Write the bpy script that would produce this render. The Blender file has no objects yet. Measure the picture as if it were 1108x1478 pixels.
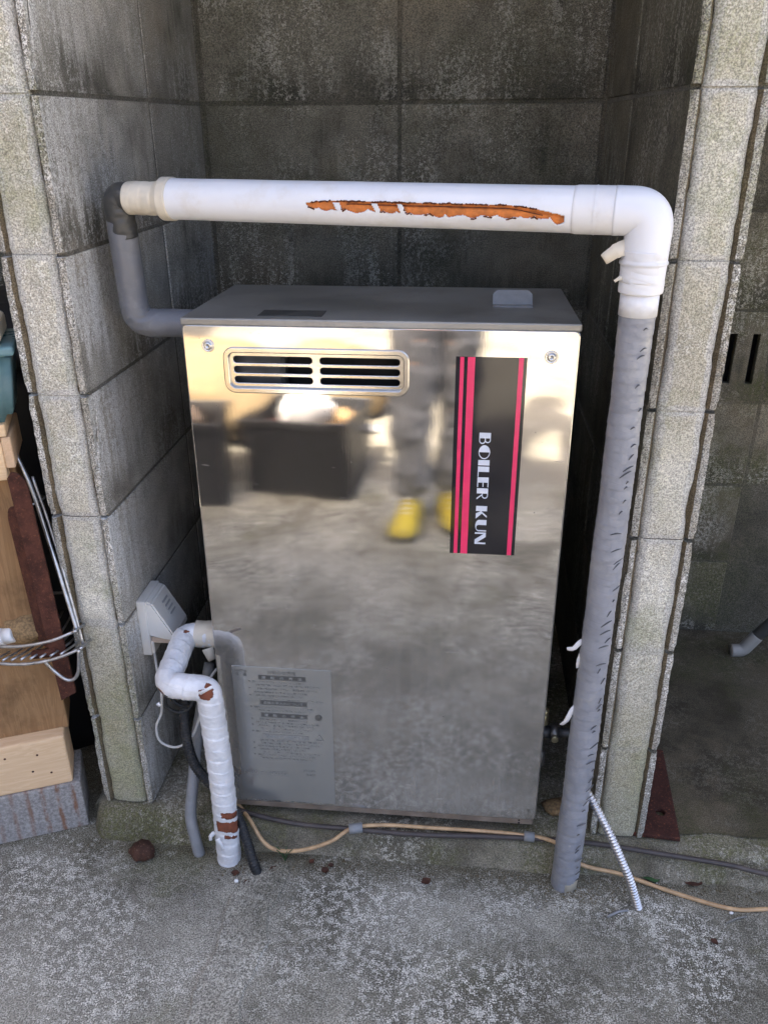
import bpy, bmesh, math, random
from mathutils import Vector, Matrix, noise
random.seed(7)
R = math.radians
sc = bpy.context.scene
C = sc.collection

# ------------------------------------------------------------------ camera
CAM = Vector((0.553, -1.1302, 1.1622)); YAW, PITCH, ROLL = 0.10006, 0.4392, -0.0053
fw = Vector((-math.sin(YAW)*math.cos(PITCH), math.cos(YAW)*math.cos(PITCH), -math.sin(PITCH)))
rt0 = Vector((math.cos(YAW), math.sin(YAW), 0)); up0 = rt0.cross(fw)
rt = math.cos(ROLL)*rt0 + math.sin(ROLL)*up0; up = -math.sin(ROLL)*rt0 + math.cos(ROLL)*up0
cd = bpy.data.cameras.new('camera'); cam = bpy.data.objects.new('camera', cd); C.objects.link(cam)
cam.matrix_world = Matrix((rt, up, -fw)).transposed().to_4x4(); cam.location = CAM
cd.sensor_fit = 'HORIZONTAL'; cd.sensor_width = 36.0; cd.lens = 36.0*1195/1108
cd.clip_start = 0.01; cd.clip_end = 500
sc.camera = cam
# ------------------------------------------------------------------ sky, sun, exposure
SUN_FROM = Vector((-0.30, 0.80, 1.0))
w = bpy.data.worlds.new('World'); sc.world = w; w.use_nodes = True
nt = w.node_tree; bg = nt.nodes['Background']
sky = nt.nodes.new('ShaderNodeTexSky'); sky.sky_type = 'NISHITA'; sky.sun_disc = False
sky.sun_elevation = math.atan2(1.0, math.hypot(SUN_FROM.x, SUN_FROM.y))
sky.sun_rotation = math.atan2(SUN_FROM.x, SUN_FROM.y)
sky.dust_density = 9.0; sky.air_density = 0.58; sky.ozone_density = 0.35
nt.links.new(sky.outputs[0], bg.inputs[0]); bg.inputs[1].default_value = 0.105
ld = bpy.data.lights.new('sun', 'SUN'); sun = bpy.data.objects.new('sun', ld); C.objects.link(sun)
ld.energy = 3.6; ld.angle = R(0.5); ld.color = (1.0, 0.93, 0.82)
sun.rotation_euler = SUN_FROM.to_track_quat('Z', 'Y').to_euler(); sun.location = (-3, 8, 9)
sc.view_settings.view_transform = 'Standard'; sc.view_settings.look = 'None'
sc.view_settings.exposure = 3.5; sc.view_settings.gamma = 1.0
sc.cycles.max_bounces = 6; sc.cycles.diffuse_bounces = 4; sc.cycles.glossy_bounces = 4
sc.cycles.use_denoising = True
sc.cycles.caustics_reflective = False; sc.cycles.caustics_refractive = False

# ------------------------------------------------------------------ node helpers
class NT:
    def __init__(s, name):
        s.m = bpy.data.materials.new(name); s.m.use_nodes = True
        s.t = s.m.node_tree; s.b = s.t.nodes['Principled BSDF']; s.out = s.t.nodes['Material Output']
    def n(s, typ, **kw):
        k = s.t.nodes.new('ShaderNode'+typ)
        for a, v in kw.items(): setattr(k, a, v)
        return k
    def lk(s, a, b):
        if isinstance(a, (int, float)): b.default_value = a
        elif isinstance(a, tuple): b.default_value = a if len(a) == len(b.default_value) else (*a, 1.0)
        else: s.t.links.new(a, b)
    def pos(s):
        if not hasattr(s, '_p'): s._p = s.n('NewGeometry').outputs['Position']
        return s._p
    def obj(s): return s.n('TexCoord').outputs['Object']
    def xyz(s, v=None):
        k = s.n('SeparateXYZ'); s.lk(v or s.pos(), k.inputs[0]); return k.outputs
    def mp(s, v=None, scale=(1, 1, 1), loc=(0, 0, 0), rot=(0, 0, 0)):
        k = s.n('Mapping'); s.lk(v or s.pos(), k.inputs['Vector'])
        k.inputs['Scale'].default_value = scale; k.inputs['Location'].default_value = loc; k.inputs['Rotation'].default_value = rot
        return k.outputs[0]
    def noise(s, scale, detail=4, rough=.55, v=None, dist=0):
        k = s.n('TexNoise'); s.lk(v or s.pos(), k.inputs['Vector'])
        k.inputs['Scale'].default_value = scale; k.inputs['Detail'].default_value = detail
        k.inputs['Roughness'].default_value = rough; k.inputs['Distortion'].default_value = dist
        return k.outputs[0]
    def vor(s, scale, v=None, feature='F1', rnd=1.0):
        k = s.n('TexVoronoi', feature=feature); s.lk(v or s.pos(), k.inputs['Vector'])
        k.inputs['Scale'].default_value = scale; k.inputs['Randomness'].default_value = rnd
        return k.outputs
    def rng(s, x, a, b, c=0.0, d=1.0, smooth=True):
        k = s.n('MapRange', interpolation_type='SMOOTHSTEP' if smooth else 'LINEAR'); s.lk(x, k.inputs[0])
        for i, q in enumerate((a, b, c, d)): k.inputs[i+1].default_value = q
        return k.outputs[0]
    def ma(s, op, a, b=0.0, c=None):
        k = s.n('Math', operation=op); s.lk(a, k.inputs[0]); s.lk(b, k.inputs[1])
        if c is not None: s.lk(c, k.inputs[2])
        return k.outputs[0]
    def mix(s, f, a, b, blend='MIX'):
        k = s.n('Mix', data_type='RGBA', blend_type=blend); s.lk(f, k.inputs[0]); s.lk(a, k.inputs[6]); s.lk(b, k.inputs[7])
        return k.outputs[2]
    def gray(s, x):
        k = s.n('CombineColor'); [s.lk(x, k.inputs[i]) for i in range(3)]; return k.outputs[0]
    def bump(s, h, strength=.5, dist=.002, prev=None):
        k = s.n('Bump'); s.lk(h, k.inputs['Height']); k.inputs['Strength'].default_value = strength; k.inputs['Distance'].default_value = dist
        if prev: s.lk(prev, k.inputs['Normal'])
        return k.outputs[0]
    def fin(s, col=None, rough=None, metal=None, nrm=None, spec=None):
        B = s.b.inputs
        if col is not None: s.lk(col, B['Base Color'])
        if rough is not None: s.lk(rough, B['Roughness'])
        if metal is not None: s.lk(metal, B['Metallic'])
        if nrm is not None: s.lk(nrm, B['Normal'])
        if spec is not None: s.lk(spec, B['Specular IOR Level'])
        return s.m

M = {}
def concrete(name, base, dark, pale, darkamt=.5, paleamt=.5, moss=.0, mosscol=(.10, .115, .045), grain=1.0, course=True, front=0.0, smear=False, warm=(.36, .27, .17), warmamt=.15):
    k = NT(name); x, y, z = k.xyz()
    broad = k.noise(3.1, 5, .6); mid = k.noise(17, 6, .62); fine = k.noise(170, 4, .7); gr = k.noise(480, 3, .7)
    drip = k.noise(1.0, 5, .65, v=k.mp(scale=(48, 48, 6)))
    col = k.mix(k.rng(mid, .3, .72), tuple(c*.8 for c in base), tuple(min(1, c*1.14) for c in base))
    if course: col = k.mix(1.0, col, k.gray(k.rng(k.n('ObjectInfo').outputs['Random'], 0, 1, .86, 1.12, False)), 'MULTIPLY')
    col = k.mix(k.ma('MULTIPLY', k.rng(k.noise(5.3, 4, .6, v=k.mp(loc=(3, 7, 1))), .48, .7), warmamt), col, warm)
    # algae-darkened zones: bottoms of the courses, edges broken up by drips
    if course:
        zc = k.ma('FRACT', k.ma('DIVIDE', k.ma('ADD', z, 20.0), .2))
        low = k.rng(k.ma('ADD', zc, k.ma('MULTIPLY', k.ma('SUBTRACT', drip, .5), .55)), .02, .58, 1, 0)
        dm = k.ma('MULTIPLY', low, k.rng(broad, .36, .6))
        dm = k.ma('MAXIMUM', dm, k.ma('MULTIPLY', k.rng(k.ma('ADD', broad, k.ma('MULTIPLY', k.ma('SUBTRACT', drip, .5), .5)), .53, .72), .8))
        # dark dirt in and beside the joints
        je = k.ma('ABSOLUTE', k.ma('SUBTRACT', zc, .5)); dm = k.ma('MAXIMUM', dm, k.ma('MULTIPLY', k.rng(je, .462, .5), .5))
    else:
        dm = k.rng(k.ma('ADD', broad, k.ma('MULTIPLY', k.ma('SUBTRACT', mid, .5), .6)), .42, .66)
    col = k.mix(k.ma('MULTIPLY', dm, darkamt), col, dark)
    # pale lime bloom: speckled
    pb = k.rng(k.noise(4.6, 5, .62, v=k.mp(loc=(11, 4, 2.3))), .42, .60)
    sp = k.rng(k.ma('ADD', k.noise(120, 5, .78), k.ma('MULTIPLY', k.ma('SUBTRACT', drip, .5), .5)), .49, .60)
    col = k.mix(k.ma('MULTIPLY', k.ma('MULTIPLY', pb, sp), paleamt), col, pale)
    if front:     # lime bloom towards the open edge of the wall, darker further back
        fm = k.rng(k.ma('ADD', y, k.ma('MULTIPLY', k.ma('SUBTRACT', k.noise(7, 6, .7), .5), .45)), .02, .26, 1, 0)
        fm = k.ma('MULTIPLY', fm, k.rng(k.ma('ADD', k.noise(120, 5, .78, v=k.mp(loc=(2, 2, 2))), k.ma('MULTIPLY', k.ma('SUBTRACT', drip, .5), .7)), .38, .58))
        if course: fm = k.ma('MULTIPLY', fm, k.rng(k.ma('ADD', zc, k.ma('MULTIPLY', k.ma('SUBTRACT', drip, .5), .5)), .12, .45))
        col = k.mix(k.ma('MULTIPLY', fm, front), col, pale)
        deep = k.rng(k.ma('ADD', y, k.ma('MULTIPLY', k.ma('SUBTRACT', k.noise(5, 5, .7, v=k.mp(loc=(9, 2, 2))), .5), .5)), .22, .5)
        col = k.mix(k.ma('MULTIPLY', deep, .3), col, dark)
    if smear:     # trowelled mortar smoothed over the block edges; bare sandy block end in the middle
        ox, oy, oz = k.xyz(k.obj()); wob = k.ma('MULTIPLY', k.ma('SUBTRACT', k.noise(28, 4, .6), .5), .016)
        sx = k.ma('ADD', k.ma('ABSOLUTE', k.ma('SUBTRACT', ox, .047)), wob)
        sz = k.ma('ADD', k.ma('ABSOLUTE', k.ma('SUBTRACT', oz, .1)), wob)
        sm = k.ma('MAXIMUM', k.rng(sx, .0195, .0225), k.rng(sz, .090, .094))
        col = k.mix(k.ma('MULTIPLY', sm, .75), col, (.50, .485, .45))
        st_ = k.rng(k.ma('ADD', z, k.ma('MULTIPLY', k.ma('SUBTRACT', k.noise(6, 6, .7, v=k.mp(loc=(3, 3, 3))), .5), 1.1)), .05, .55, 1, 0)
        col = k.mix(k.ma('MULTIPLY', st_, .6), col, (.30, .27, .155))
        gm = k.rng(k.noise(3.6, 6, .68, v=k.mp(loc=(1, 8, 4))), .50, .64)
        col = k.mix(k.ma('MULTIPLY', gm, .42), col, (.235, .25, .10))
    if moss:
        mm = k.ma('MULTIPLY', k.rng(k.noise(4.6, 6, .66, v=k.mp(loc=(5, 1, 9))), .46, .62), moss)
        mm = k.ma('MULTIPLY', mm, k.rng(fine, .32, .6))
        col = k.mix(mm, col, mosscol)
    col = k.mix(1.0, col, k.gray(k.rng(gr, .3, .7, 1-.55*grain, 1+.42*grain)), 'MULTIPLY')
    pits = k.rng(k.vor(210)[0], .12, .3); col = k.mix(k.ma('MULTIPLY', k.ma('SUBTRACT', 1.0, pits), .5*grain), col, tuple(c*.35 for c in base))
    h = k.ma('ADD', k.ma('MULTIPLY', fine, .6), k.ma('ADD', k.ma('MULTIPLY', gr, .4), k.ma('MULTIPLY', pits, .5)))
    M[name] = k.fin(col, .92, nrm=k.bump(h, .55*grain, .003), spec=.25)
concrete('block_side', (.50, .48, .425), (.075, .072, .058), (.74, .735, .71), .9, .55, .12, front=.85, warmamt=.25)  # base lightened: the stronger light on the left wall is in the colour
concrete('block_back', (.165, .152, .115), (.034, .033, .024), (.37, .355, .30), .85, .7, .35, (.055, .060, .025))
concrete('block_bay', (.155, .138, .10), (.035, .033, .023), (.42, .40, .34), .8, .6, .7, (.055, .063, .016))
concrete('shaded_bay_floor', (.105, .088, .058), (.036, .029, .018), (.24, .22, .17), .8, .3, .6, (.055, .058, .02), course=False)  # mossy slab tone with the bay's shade put into the colour
concrete('block_end', (.63, .60, .51), (.38, .345, .25), (.78, .77, .71), .7, .6, .5, (.235, .245, .11), grain=.95, smear=True, course=False)
concrete('flange', (.42, .40, .35), (.17, .145, .10), (.68, .66, .62), .6, .9, .5, (.17, .18, .075), grain=1.35, course=False)
concrete('groove_dirt', (.17, .135, .085), (.06, .045, .028), (.3, .27, .2), .6, .2, .3, (.10, .105, .04), course=False)
concrete('mortar_dark', (.12, .11, .083), (.03, .028, .02), (.2, .19, .16), .6, .2, .5, (.045, .05, .018), course=False)
concrete('mortar_joint', (.20, .19, .165), (.06, .055, .045), (.3, .29, .27), .6, .3, .2, course=False)
concrete('slab', (.25, .225, .17), (.07, .062, .043), (.52, .49, .41), .75, .6, .8, (.10, .10, .035), course=False)
concrete('grey_block', (.30, .30, .315), (.2, .2, .205), (.48, .48, .5), .3, .4, 0, course=False)
concrete('render_wall', (.5, .47, .42), (.3, .28, .24), (.6, .58, .55), .4, .3, .1, course=False)

def ground_mat():
    k = NT('ground_concrete')
    mid = k.noise(9, 6, .65); fine = k.noise(75, 5, .72); gr = k.noise(420, 3, .65); broad = k.noise(2.3, 4, .55)
    col = k.mix(k.rng(mid, .35, .68), (.135, .127, .10), (.29, .275, .225))
    col = k.mix(k.rng(k.noise(3.3, 5, .6, v=k.mp(loc=(2, 8, 0))), .45, .60, 0, .6), col, (.10, .092, .068))
    col = k.mix(k.rng(k.noise(2.4, 6, .62, v=k.mp(loc=(7, 3, 0))), .50, .64, 0, .5), col, (.40, .38, .325))
    col = k.mix(k.rng(k.noise(4.1, 6, .68, v=k.mp(loc=(12, 6, 0))), .54, .66, 0, .45), col, (.125, .125, .065))
    # crusty white lichen flecks in drifts
    zone = k.rng(k.noise(5.2, 5, .6, v=k.mp(loc=(4, 1, 0))), .40, .60, .2, 1)
    fl = k.rng(k.ma('ADD', fine, k.ma('MULTIPLY', k.ma('SUBTRACT', gr, .5), .45)), .515, .60)
    fl2 = k.rng(k.ma('ADD', k.noise(85, 6, .82), k.ma('MULTIPLY', k.ma('SUBTRACT', gr, .5), .35)), .53, .60)
    f = k.ma('MULTIPLY', zone, k.ma('MAXIMUM', k.ma('MULTIPLY', fl, .75), fl2))
    col = k.mix(k.ma('MULTIPLY', f, .85), col, (.70, .68, .61))
    # sun-bleached bare yard, tan with dry soil away from the shed
    x, y, z = k.xyz()
    yard = k.rng(k.ma('ADD', y, k.ma('MULTIPLY', broad, .8)), -1.75, -1.2, 1, 0)
    tan = k.mix(k.rng(k.noise(3.1, 4, .6), .35, .65), (.135, .118, .09), (.205, .185, .15))
    col = k.mix(k.ma('MULTIPLY', yard, .8), col, tan)
    # moss and dirt washed up against the plinth
    e = k.ma('MULTIPLY', k.rng(k.ma('ADD', y, k.ma('MULTIPLY', mid, .06)), -.085, -.02), k.rng(fine, .3, .6, .2, .9))
    col = k.mix(k.ma('MULTIPLY', e, .8), col, (.085, .072, .036))
    col = k.mix(1.0, col, k.gray(k.rng(gr, .32, .68, .38, 1.6)), 'MULTIPLY')
    h = k.ma('ADD', k.ma('MULTIPLY', fine, .7), k.ma('ADD', gr, k.ma('MULTIPLY', f, .3)))
    return k.fin(col, .9, nrm=k.bump(h, .6, .003), spec=.25)
M['ground'] = ground_mat()
concrete('patch', (.28, .27, .245), (.16, .155, .135), (.5, .49, .46), .5, .5, .1, course=False)

def plain(name, col, rough=.5, metal=0.0, var=.12, vs=40, bumpy=.0, bs=200, spec=.4, dirt=0.0, dirtcol=(.2, .16, .1), dscale=14):
    k = NT(name); n = k.noise(vs, 5, .6)
    c = k.mix(k.rng(n, .3, .7), tuple(q*(1-var) for q in col), tuple(min(1, q*(1+var)) for q in col))
    if dirt: c = k.mix(k.ma('MULTIPLY', k.rng(k.noise(dscale, 7, .7, v=k.mp(loc=(1, 5, 3))), .48, .7), dirt), c, dirtcol)
    nr = k.bump(k.noise(bs, 4, .6), bumpy, .0015) if bumpy else None
    M[name] = k.fin(c, k.rng(n, .3, .7, rough*.85, min(1, rough*1.15)), metal, nr, spec)
plain('white_tape', (.72, .72, .73), .42, var=.04, vs=12, bumpy=.25, bs=60, dirt=.35, dirtcol=(.50, .42, .30))
plain('white_pvc', (.74, .75, .78), .32, var=.03, vs=6, bumpy=.06, bs=30, dirt=.3, dirtcol=(.56, .50, .40), dscale=17)
plain('cream_tape', (.66, .60, .49), .45, var=.08, vs=20, bumpy=.25, bs=70, dirt=.35, dirtcol=(.42, .32, .2))
plain('grey_tape', (.15, .155, .17), .42, var=.07, vs=18, bumpy=.22, bs=60, dirt=.2, dirtcol=(.42, .41, .38))
plain('dark_tape', (.055, .055, .053), .4, var=.1, vs=18, bumpy=.3, bs=60)
plain('orange_foam', (.58, .19, .05), .9, var=.22, vs=90, bumpy=.9, bs=190, dirt=.3, dirtcol=(.16, .045, .012), dscale=70)
plain('brown_foam', (.20, .062, .032), .85, var=.3, vs=90, bumpy=.6, bs=160)
plain('foam_crust', (.11, .03, .01), .9, var=.3, vs=120, bumpy=.6)
plain('black_mark', (.085, .085, .088), .7)
plain('cabinet_dull', (.42, .42, .41), .33, 1.0, var=.15, vs=8, dirt=.55, dirtcol=(.2, .19, .18))
plain('top_dusty', (.29, .285, .27), .45, .45, var=.15, vs=8, dirt=.5, dirtcol=(.2, .19, .17))
plain('frame_dark', (.10, .10, .10), .5, .6, var=.2)
plain('rail_steel', (.36, .30, .25), .5, .7, var=.2, vs=30, dirt=.4, dirtcol=(.25, .16, .09))
plain('vent_steel', (.50, .49, .47), .16, 1.0, var=.08, vs=30)
plain('screw_steel', (.6, .6, .6), .25, 1.0, var=.1)
plain('black_void', (.012, .012, .012), .8)
plain('sticker_black', (.010, .010, .015), .08, var=.1, spec=.6)
plain('sticker_pink', (.78, .035, .135), .2, var=.05, spec=.5)
plain('sticker_letter', (.62, .66, .74), .3, var=.03)
plain('print_dark', (.075, .075, .07), .5)
plain('print_mid', (.20, .20, .19), .5)
plain('print_light', (.38, .38, .36), .5)
plain('outlet_shell', (.70, .68, .63), .35, var=.03, vs=20, dirt=.25, dirtcol=(.45, .4, .3))
plain('outlet_tan', (.52, .40, .30), .5, var=.06)
plain('outlet_mark', (.42, .42, .41), .5)
plain('clear_cable', (.50, .49, .46), .35, var=.06)
plain('pvc_grey', (.23, .235, .24), .45, var=.15, vs=25, dirt=.4, dirtcol=(.15, .14, .12))
plain('rubber_black', (.016, .017, .018), .5, var=.2, dirt=.3, dirtcol=(.09, .085, .075), dscale=60)
plain('cable_copper', (.50, .33, .18), .4, var=.18, vs=60, dirt=.4, dirtcol=(.26, .15, .08), dscale=30)
plain('cable_brown', (.06, .05, .047), .5, var=.2, dirt=.4, dirtcol=(.15, .12, .1))
plain('tape_band', (.24, .25, .26), .45)
plain('flex_steel', (.62, .62, .64), .3, 1.0, var=.12, vs=50)
plain('wire_steel', (.50, .51, .53), .32, .9, var=.2, vs=60, dirt=.35, dirtcol=(.3, .22, .15), dscale=60)
plain('brass', (.50, .44, .28), .35, .9, var=.2)
plain('fitting_grey', (.25, .24, .23), .4, .8, var=.3)
plain('gutter_white', (.25, .24, .22), .5, var=.06, dirt=.4, dirtcol=(.2, .19, .16))
plain('gutter_grey', (.10, .10, .10), .45, var=.1)
plain('coir', (.27, .175, .085), .95, var=.4, vs=220, bumpy=1, bs=350)
plain('teal_plastic', (.115, .21, .23), .3, var=.2, vs=9, dirt=.35, dirtcol=(.32, .38, .38))
plain('white_plastic', (.75, .75, .74), .35, var=.04)
plain('leaf_dry', (.055, .022, .013), .8, var=.4, vs=120)
plain('leaf_green', (.035, .085, .03), .55, var=.3, vs=80)
plain('bag_white', (.75, .74, .72), .5, var=.05)
plain('crate_black', (.018, .018, .02), .5, var=.2)
plain('red_plastic', (.45, .03, .03), .4)
plain('sack_tan', (.15, .108, .058), .85, var=.2, vs=20, bumpy=.5)
plain('roof_sheet', (.20, .20, .19), .6, var=.15, vs=8)
plain('timber_dark', (.12, .08, .05), .8, var=.2)
plain('skin', (.52, .33, .24), .55, var=.06)
plain('hair', (.02, .017, .014), .6)
plain('jacket', (.05, .06, .085), .85, var=.15, bumpy=.4)
plain('trousers', (.20, .205, .22), .9, var=.14, bumpy=.4, bs=300)
plain('shoe_yellow', (.60, .47, .035), .6, var=.12, bumpy=.3)
plain('shoe_sole', (.04, .04, .04), .7)
plain('phone_black', (.015, .015, .017), .2)

def spiral(name, col, pitch):
    k = NT(name); x, y, z = k.xyz(); n = k.noise(22, 5, .6)
    ph = k.ma('FRACT', k.ma('ADD', k.ma('DIVIDE', k.ma('ADD', z, k.ma('MULTIPLY', x, .18)), pitch), k.ma('ADD', k.ma('MULTIPLY', n, .25), 40.0)))
    edge = k.rng(ph, .0, .14, 1, 0)
    c = k.mix(k.rng(n, .3, .7), tuple(q*.88 for q in col), tuple(q*1.1 for q in col))
    c = k.mix(k.ma('MULTIPLY', edge, k.rng(k.noise(35, 4, .6), .4, .7, 0, .4)), c, tuple(q*.55 for q in col))
    c = k.mix(k.ma('MULTIPLY', k.rng(k.noise(16, 7, .7, v=k.mp(loc=(1, 5, 3))), .5, .72), .3), c, (.46, .44, .40))
    nr = k.bump(ph, .75, .0014); nr = k.bump(k.noise(30, 4, .6, v=k.mp(scale=(1, 1, 3.5), rot=(.5, .3, 0))), .35, .003, nr); nr = k.bump(k.noise(150, 4, .6), .2, .001, nr)
    M[name] = k.fin(c, k.rng(n, .3, .7, .28, .42), 0.0, nr, .5)
spiral('grey_spiral', (.275, .285, .318), .0105)
spiral('white_spiral', (.74, .745, .765), .0165)
def rust_mat(name, a, b, c):
    k = NT(name); n = k.noise(30, 8, .7); f = k.noise(240, 5, .7)
    col = k.mix(k.rng(n, .35, .65), a, b); col = k.mix(k.rng(f, .55, .7, 0, .7), col, c)
    M[name] = k.fin(col, .85, .0, k.bump(k.ma('ADD', n, f), .6, .002), .3)
rust_mat('rust', (.048, .017, .012), (.105, .038, .024), (.20, .075, .035))
rust_mat('rust_plate', (.035, .012, .009), (.065, .022, .015), (.25, .085, .03))
rust_mat('rust_stone', (.045, .022, .015), (.085, .038, .024), (.24, .15, .10))

def wood_mat(name, a, b, ring=38, dirt=.0, axis=2):
    k = NT(name); o = k.obj(); sc_ = [1, 1, 1]; 
    for i in range(3): sc_[i] = 1.2 if i == axis else 14
    g = k.noise(3.0, 5, .6, v=k.mp(o, scale=tuple(sc_)), dist=.6)
    band = k.ma('FRACT', k.ma('MULTIPLY', g, 7.0)); band = k.rng(band, 0, .9)
    fib = k.noise(9, 4, .7, v=k.mp(o, scale=tuple(v*6 if v > 2 else v*2 for v in sc_)))
    col = k.mix(k.ma('MULTIPLY', band, .55), a, b); col = k.mix(k.rng(fib, .4, .7, 0, .35), col, b)
    if dirt: col = k.mix(k.ma('MULTIPLY', k.rng(k.noise(7, 7, .7, v=o), .45, .68), dirt), col, tuple(q*.35 for q in b))
    M[name] = k.fin(col, .7, nrm=k.bump(fib, .25, .001), spec=.3)
wood_mat('pine', (.80, .58, .36), (.68, .45, .25), axis=0)
wood_mat('pine_end', (.68, .48, .31), (.52, .34, .2), axis=1)
wood_mat('plywood', (.34, .20, .095), (.23, .125, .055), dirt=.55, axis=2)

# stainless front: brushed, slightly wavy, dusty
def steel_front():
    k = NT('stainless_front'); o = k.obj()
    wav = k.noise(4.2, 2, .4, v=k.mp(o, scale=(1.0, 1, .55)))
    brush = k.noise(40, 4, .7, v=k.mp(o, scale=(22, 22, .5)))
    smear = k.noise(5, 6, .65, v=k.mp(o, loc=(3, 1, 2)))
    x, y, z = k.xyz(o)
    low = k.rng(z, .10, .62, 1, 0)
    dust = k.ma('MULTIPLY', k.ma('ADD', k.rng(smear, .3, .7, .5, .75), k.rng(k.noise(6, 5, .65, v=k.mp(o, scale=(9, 9, .6))), .3, .7, 0, .45)), k.rng(z, .05, .75, .34, .05))
    scr = k.rng(k.noise(70, 3, .6, v=k.mp(o, scale=(.25, 1, 3), rot=(0, .7, 0))), .70, .74, 0, .35)
    fleck = k.rng(k.vor(75, v=o)[0], .045, .10, 1, 0); fleck = k.ma('MULTIPLY', fleck, k.rng(k.noise(23, 2, v=o), .55, .64))
    dust = k.ma('MINIMUM', k.ma('ADD', dust, k.ma('ADD', scr, k.ma('MULTIPLY', fleck, .6))), 1.0)
    nr = k.bump(wav, .30, .010); nr = k.bump(brush, .012, .001, nr)
    k.fin((.59, .572, .545), k.ma('ADD', k.rng(smear, .3, .7, .02, .05), k.ma('MULTIPLY', low, .03)), 1.0, nr)
    d = k.n('BsdfDiffuse'); d.inputs['Color'].default_value = (.37, .352, .318, 1)
    mx = k.n('MixShader'); k.lk(dust, mx.inputs[0]); k.t.links.new(k.b.outputs[0], mx.inputs[1]); k.t.links.new(d.outputs[0], mx.inputs[2])
    k.t.links.new(mx.outputs[0], k.out.inputs[0]); M['stainless_front'] = k.m
steel_front()
def film():
    k = NT('label_film'); o = k.obj()
    k.fin((.50, .50, .475), k.rng(k.noise(20, 5, .6, v=o), .3, .7, .10, .18), .72)
    M['label_film'] = k.m
film()
def stained():   # grey kerb block with rust runs
    k = NT('rust_run_block'); o = k.obj(); x, y, z = k.xyz(o); fine = k.noise(180, 4, .7)
    col = k.mix(k.rng(fine, .3, .7), (.22, .205, .19), (.42, .40, .375))
    run = k.ma('ABSOLUTE', k.ma('SUBTRACT', k.ma('FRACT', k.ma('MULTIPLY', k.ma('ADD', x, k.ma('MULTIPLY', k.noise(25, 3, v=o), .006)), 38.0)), .5))
    rm = k.ma('MULTIPLY', k.rng(run, .06, .24, 1, 0), k.rng(k.noise(30, 5, .7, v=k.mp(o, scale=(2, 1, .8))), .38, .6))
    rm = k.ma('MULTIPLY', rm, k.rng(x, -.16, -.03, .35, 1))
    col = k.mix(k.ma('MULTIPLY', rm, .8), col, (.22, .085, .03))
    M['rust_run_block'] = k.fin(col, .95, nrm=k.bump(fine, .7, .003), spec=.2)
stained()

# ------------------------------------------------------------------ object helpers
def put(name, me, mat=None, parent=None, smooth=False):
    o = bpy.data.objects.new(name, me); C.objects.link(o)
    if mat and not me.materials: me.materials.append(M[mat])
    if parent: o.parent = parent
    if smooth:
        for p in me.polygons: p.use_smooth = True
    return o
def tag(o, label, cat, group=None, kind=None):
    if label: o['label'] = label
    if cat: o['category'] = cat
    if group: o['group'] = group
    if kind: o['kind'] = kind
    return o
def empty(name, loc, label=None, cat=None, rot=(0, 0, 0), group=None):
    o = bpy.data.objects.new(name, None); C.objects.link(o); o.location = loc; o.rotation_euler = rot
    o.empty_display_size = .05
    return tag(o, label, cat, group)
def mesh(name, v, f):
    me = bpy.data.meshes.new(name); me.from_pydata([tuple(q) for q in v], [], f); me.validate(); me.update(); return me
def flip_fix(me):
    bm = bmesh.new(); bm.from_mesh(me); bmesh.ops.recalc_face_normals(bm, faces=bm.faces); bm.to_mesh(me); bm.free(); return me
def box(name, x0, x1, y0, y1, z0, z1, bev=0.0, seg=1):
    bm = bmesh.new(); bmesh.ops.create_cube(bm, size=1)
    for v in bm.verts: v.co = Vector(((x0+x1)/2+v.co.x*(x1-x0), (y0+y1)/2+v.co.y*(y1-y0), (z0+z1)/2+v.co.z*(z1-z0)))
    if bev: bmesh.ops.bevel(bm, geom=bm.edges[:], offset=bev, segments=seg, affect='EDGES', profile=.5)
    me = bpy.data.meshes.new(name); bm.to_mesh(me); bm.free(); return me
def bxo(name, dims, mat, parent=None, bev=0.002, seg=1, smooth=False):
    return put(name, box(name, *dims, bev, seg), mat, parent, smooth)
def fillet(pts, r, n=8):
    pts = [Vector(p) for p in pts]; out = [pts[0]]
    for i in range(1, len(pts)-1):
        a, b, c = pts[i-1], pts[i], pts[i+1]; d1 = (a-b).normalized(); d2 = (c-b).normalized()
        rr = r[i-1] if isinstance(r, (list, tuple)) else r
        ang = d1.angle(d2); t = min(rr/math.tan(ang/2), .49*(a-b).length, .49*(c-b).length)
        p0, p1 = b+d1*t, b+d2*t
        for j in range(n+1):
            q = j/n; out.append((1-q)**2*p0+2*q*(1-q)*b+q*q*p1)
    out.append(pts[-1]); return out
def spline(pts, n=10):
    P = [Vector(p) for p in pts]; P = [2*P[0]-P[1]]+P+[2*P[-1]-P[-2]]; out = []
    for i in range(1, len(P)-2):
        a, b, c, d = P[i-1:i+3]
        for j in range(n):
            t = j/n; out.append(.5*((2*b)+(c-a)*t+(2*a-5*b+4*c-d)*t*t+(3*b-a-3*c+d)*t**3))
    out.append(P[-2]); return out
def resample(path, ds):
    L = [0]
    for a, b in zip(path, path[1:]): L.append(L[-1]+(b-a).length)
    n = max(2, int(L[-1]/ds)); out = []; j = 0
    for i in range(n+1):
        s = L[-1]*i/n
        while j < len(L)-2 and L[j+1] < s: j += 1
        t = (s-L[j])/max(1e-9, L[j+1]-L[j]); out.append(path[j].lerp(path[j+1], t))
    return out, L[-1]
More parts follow.
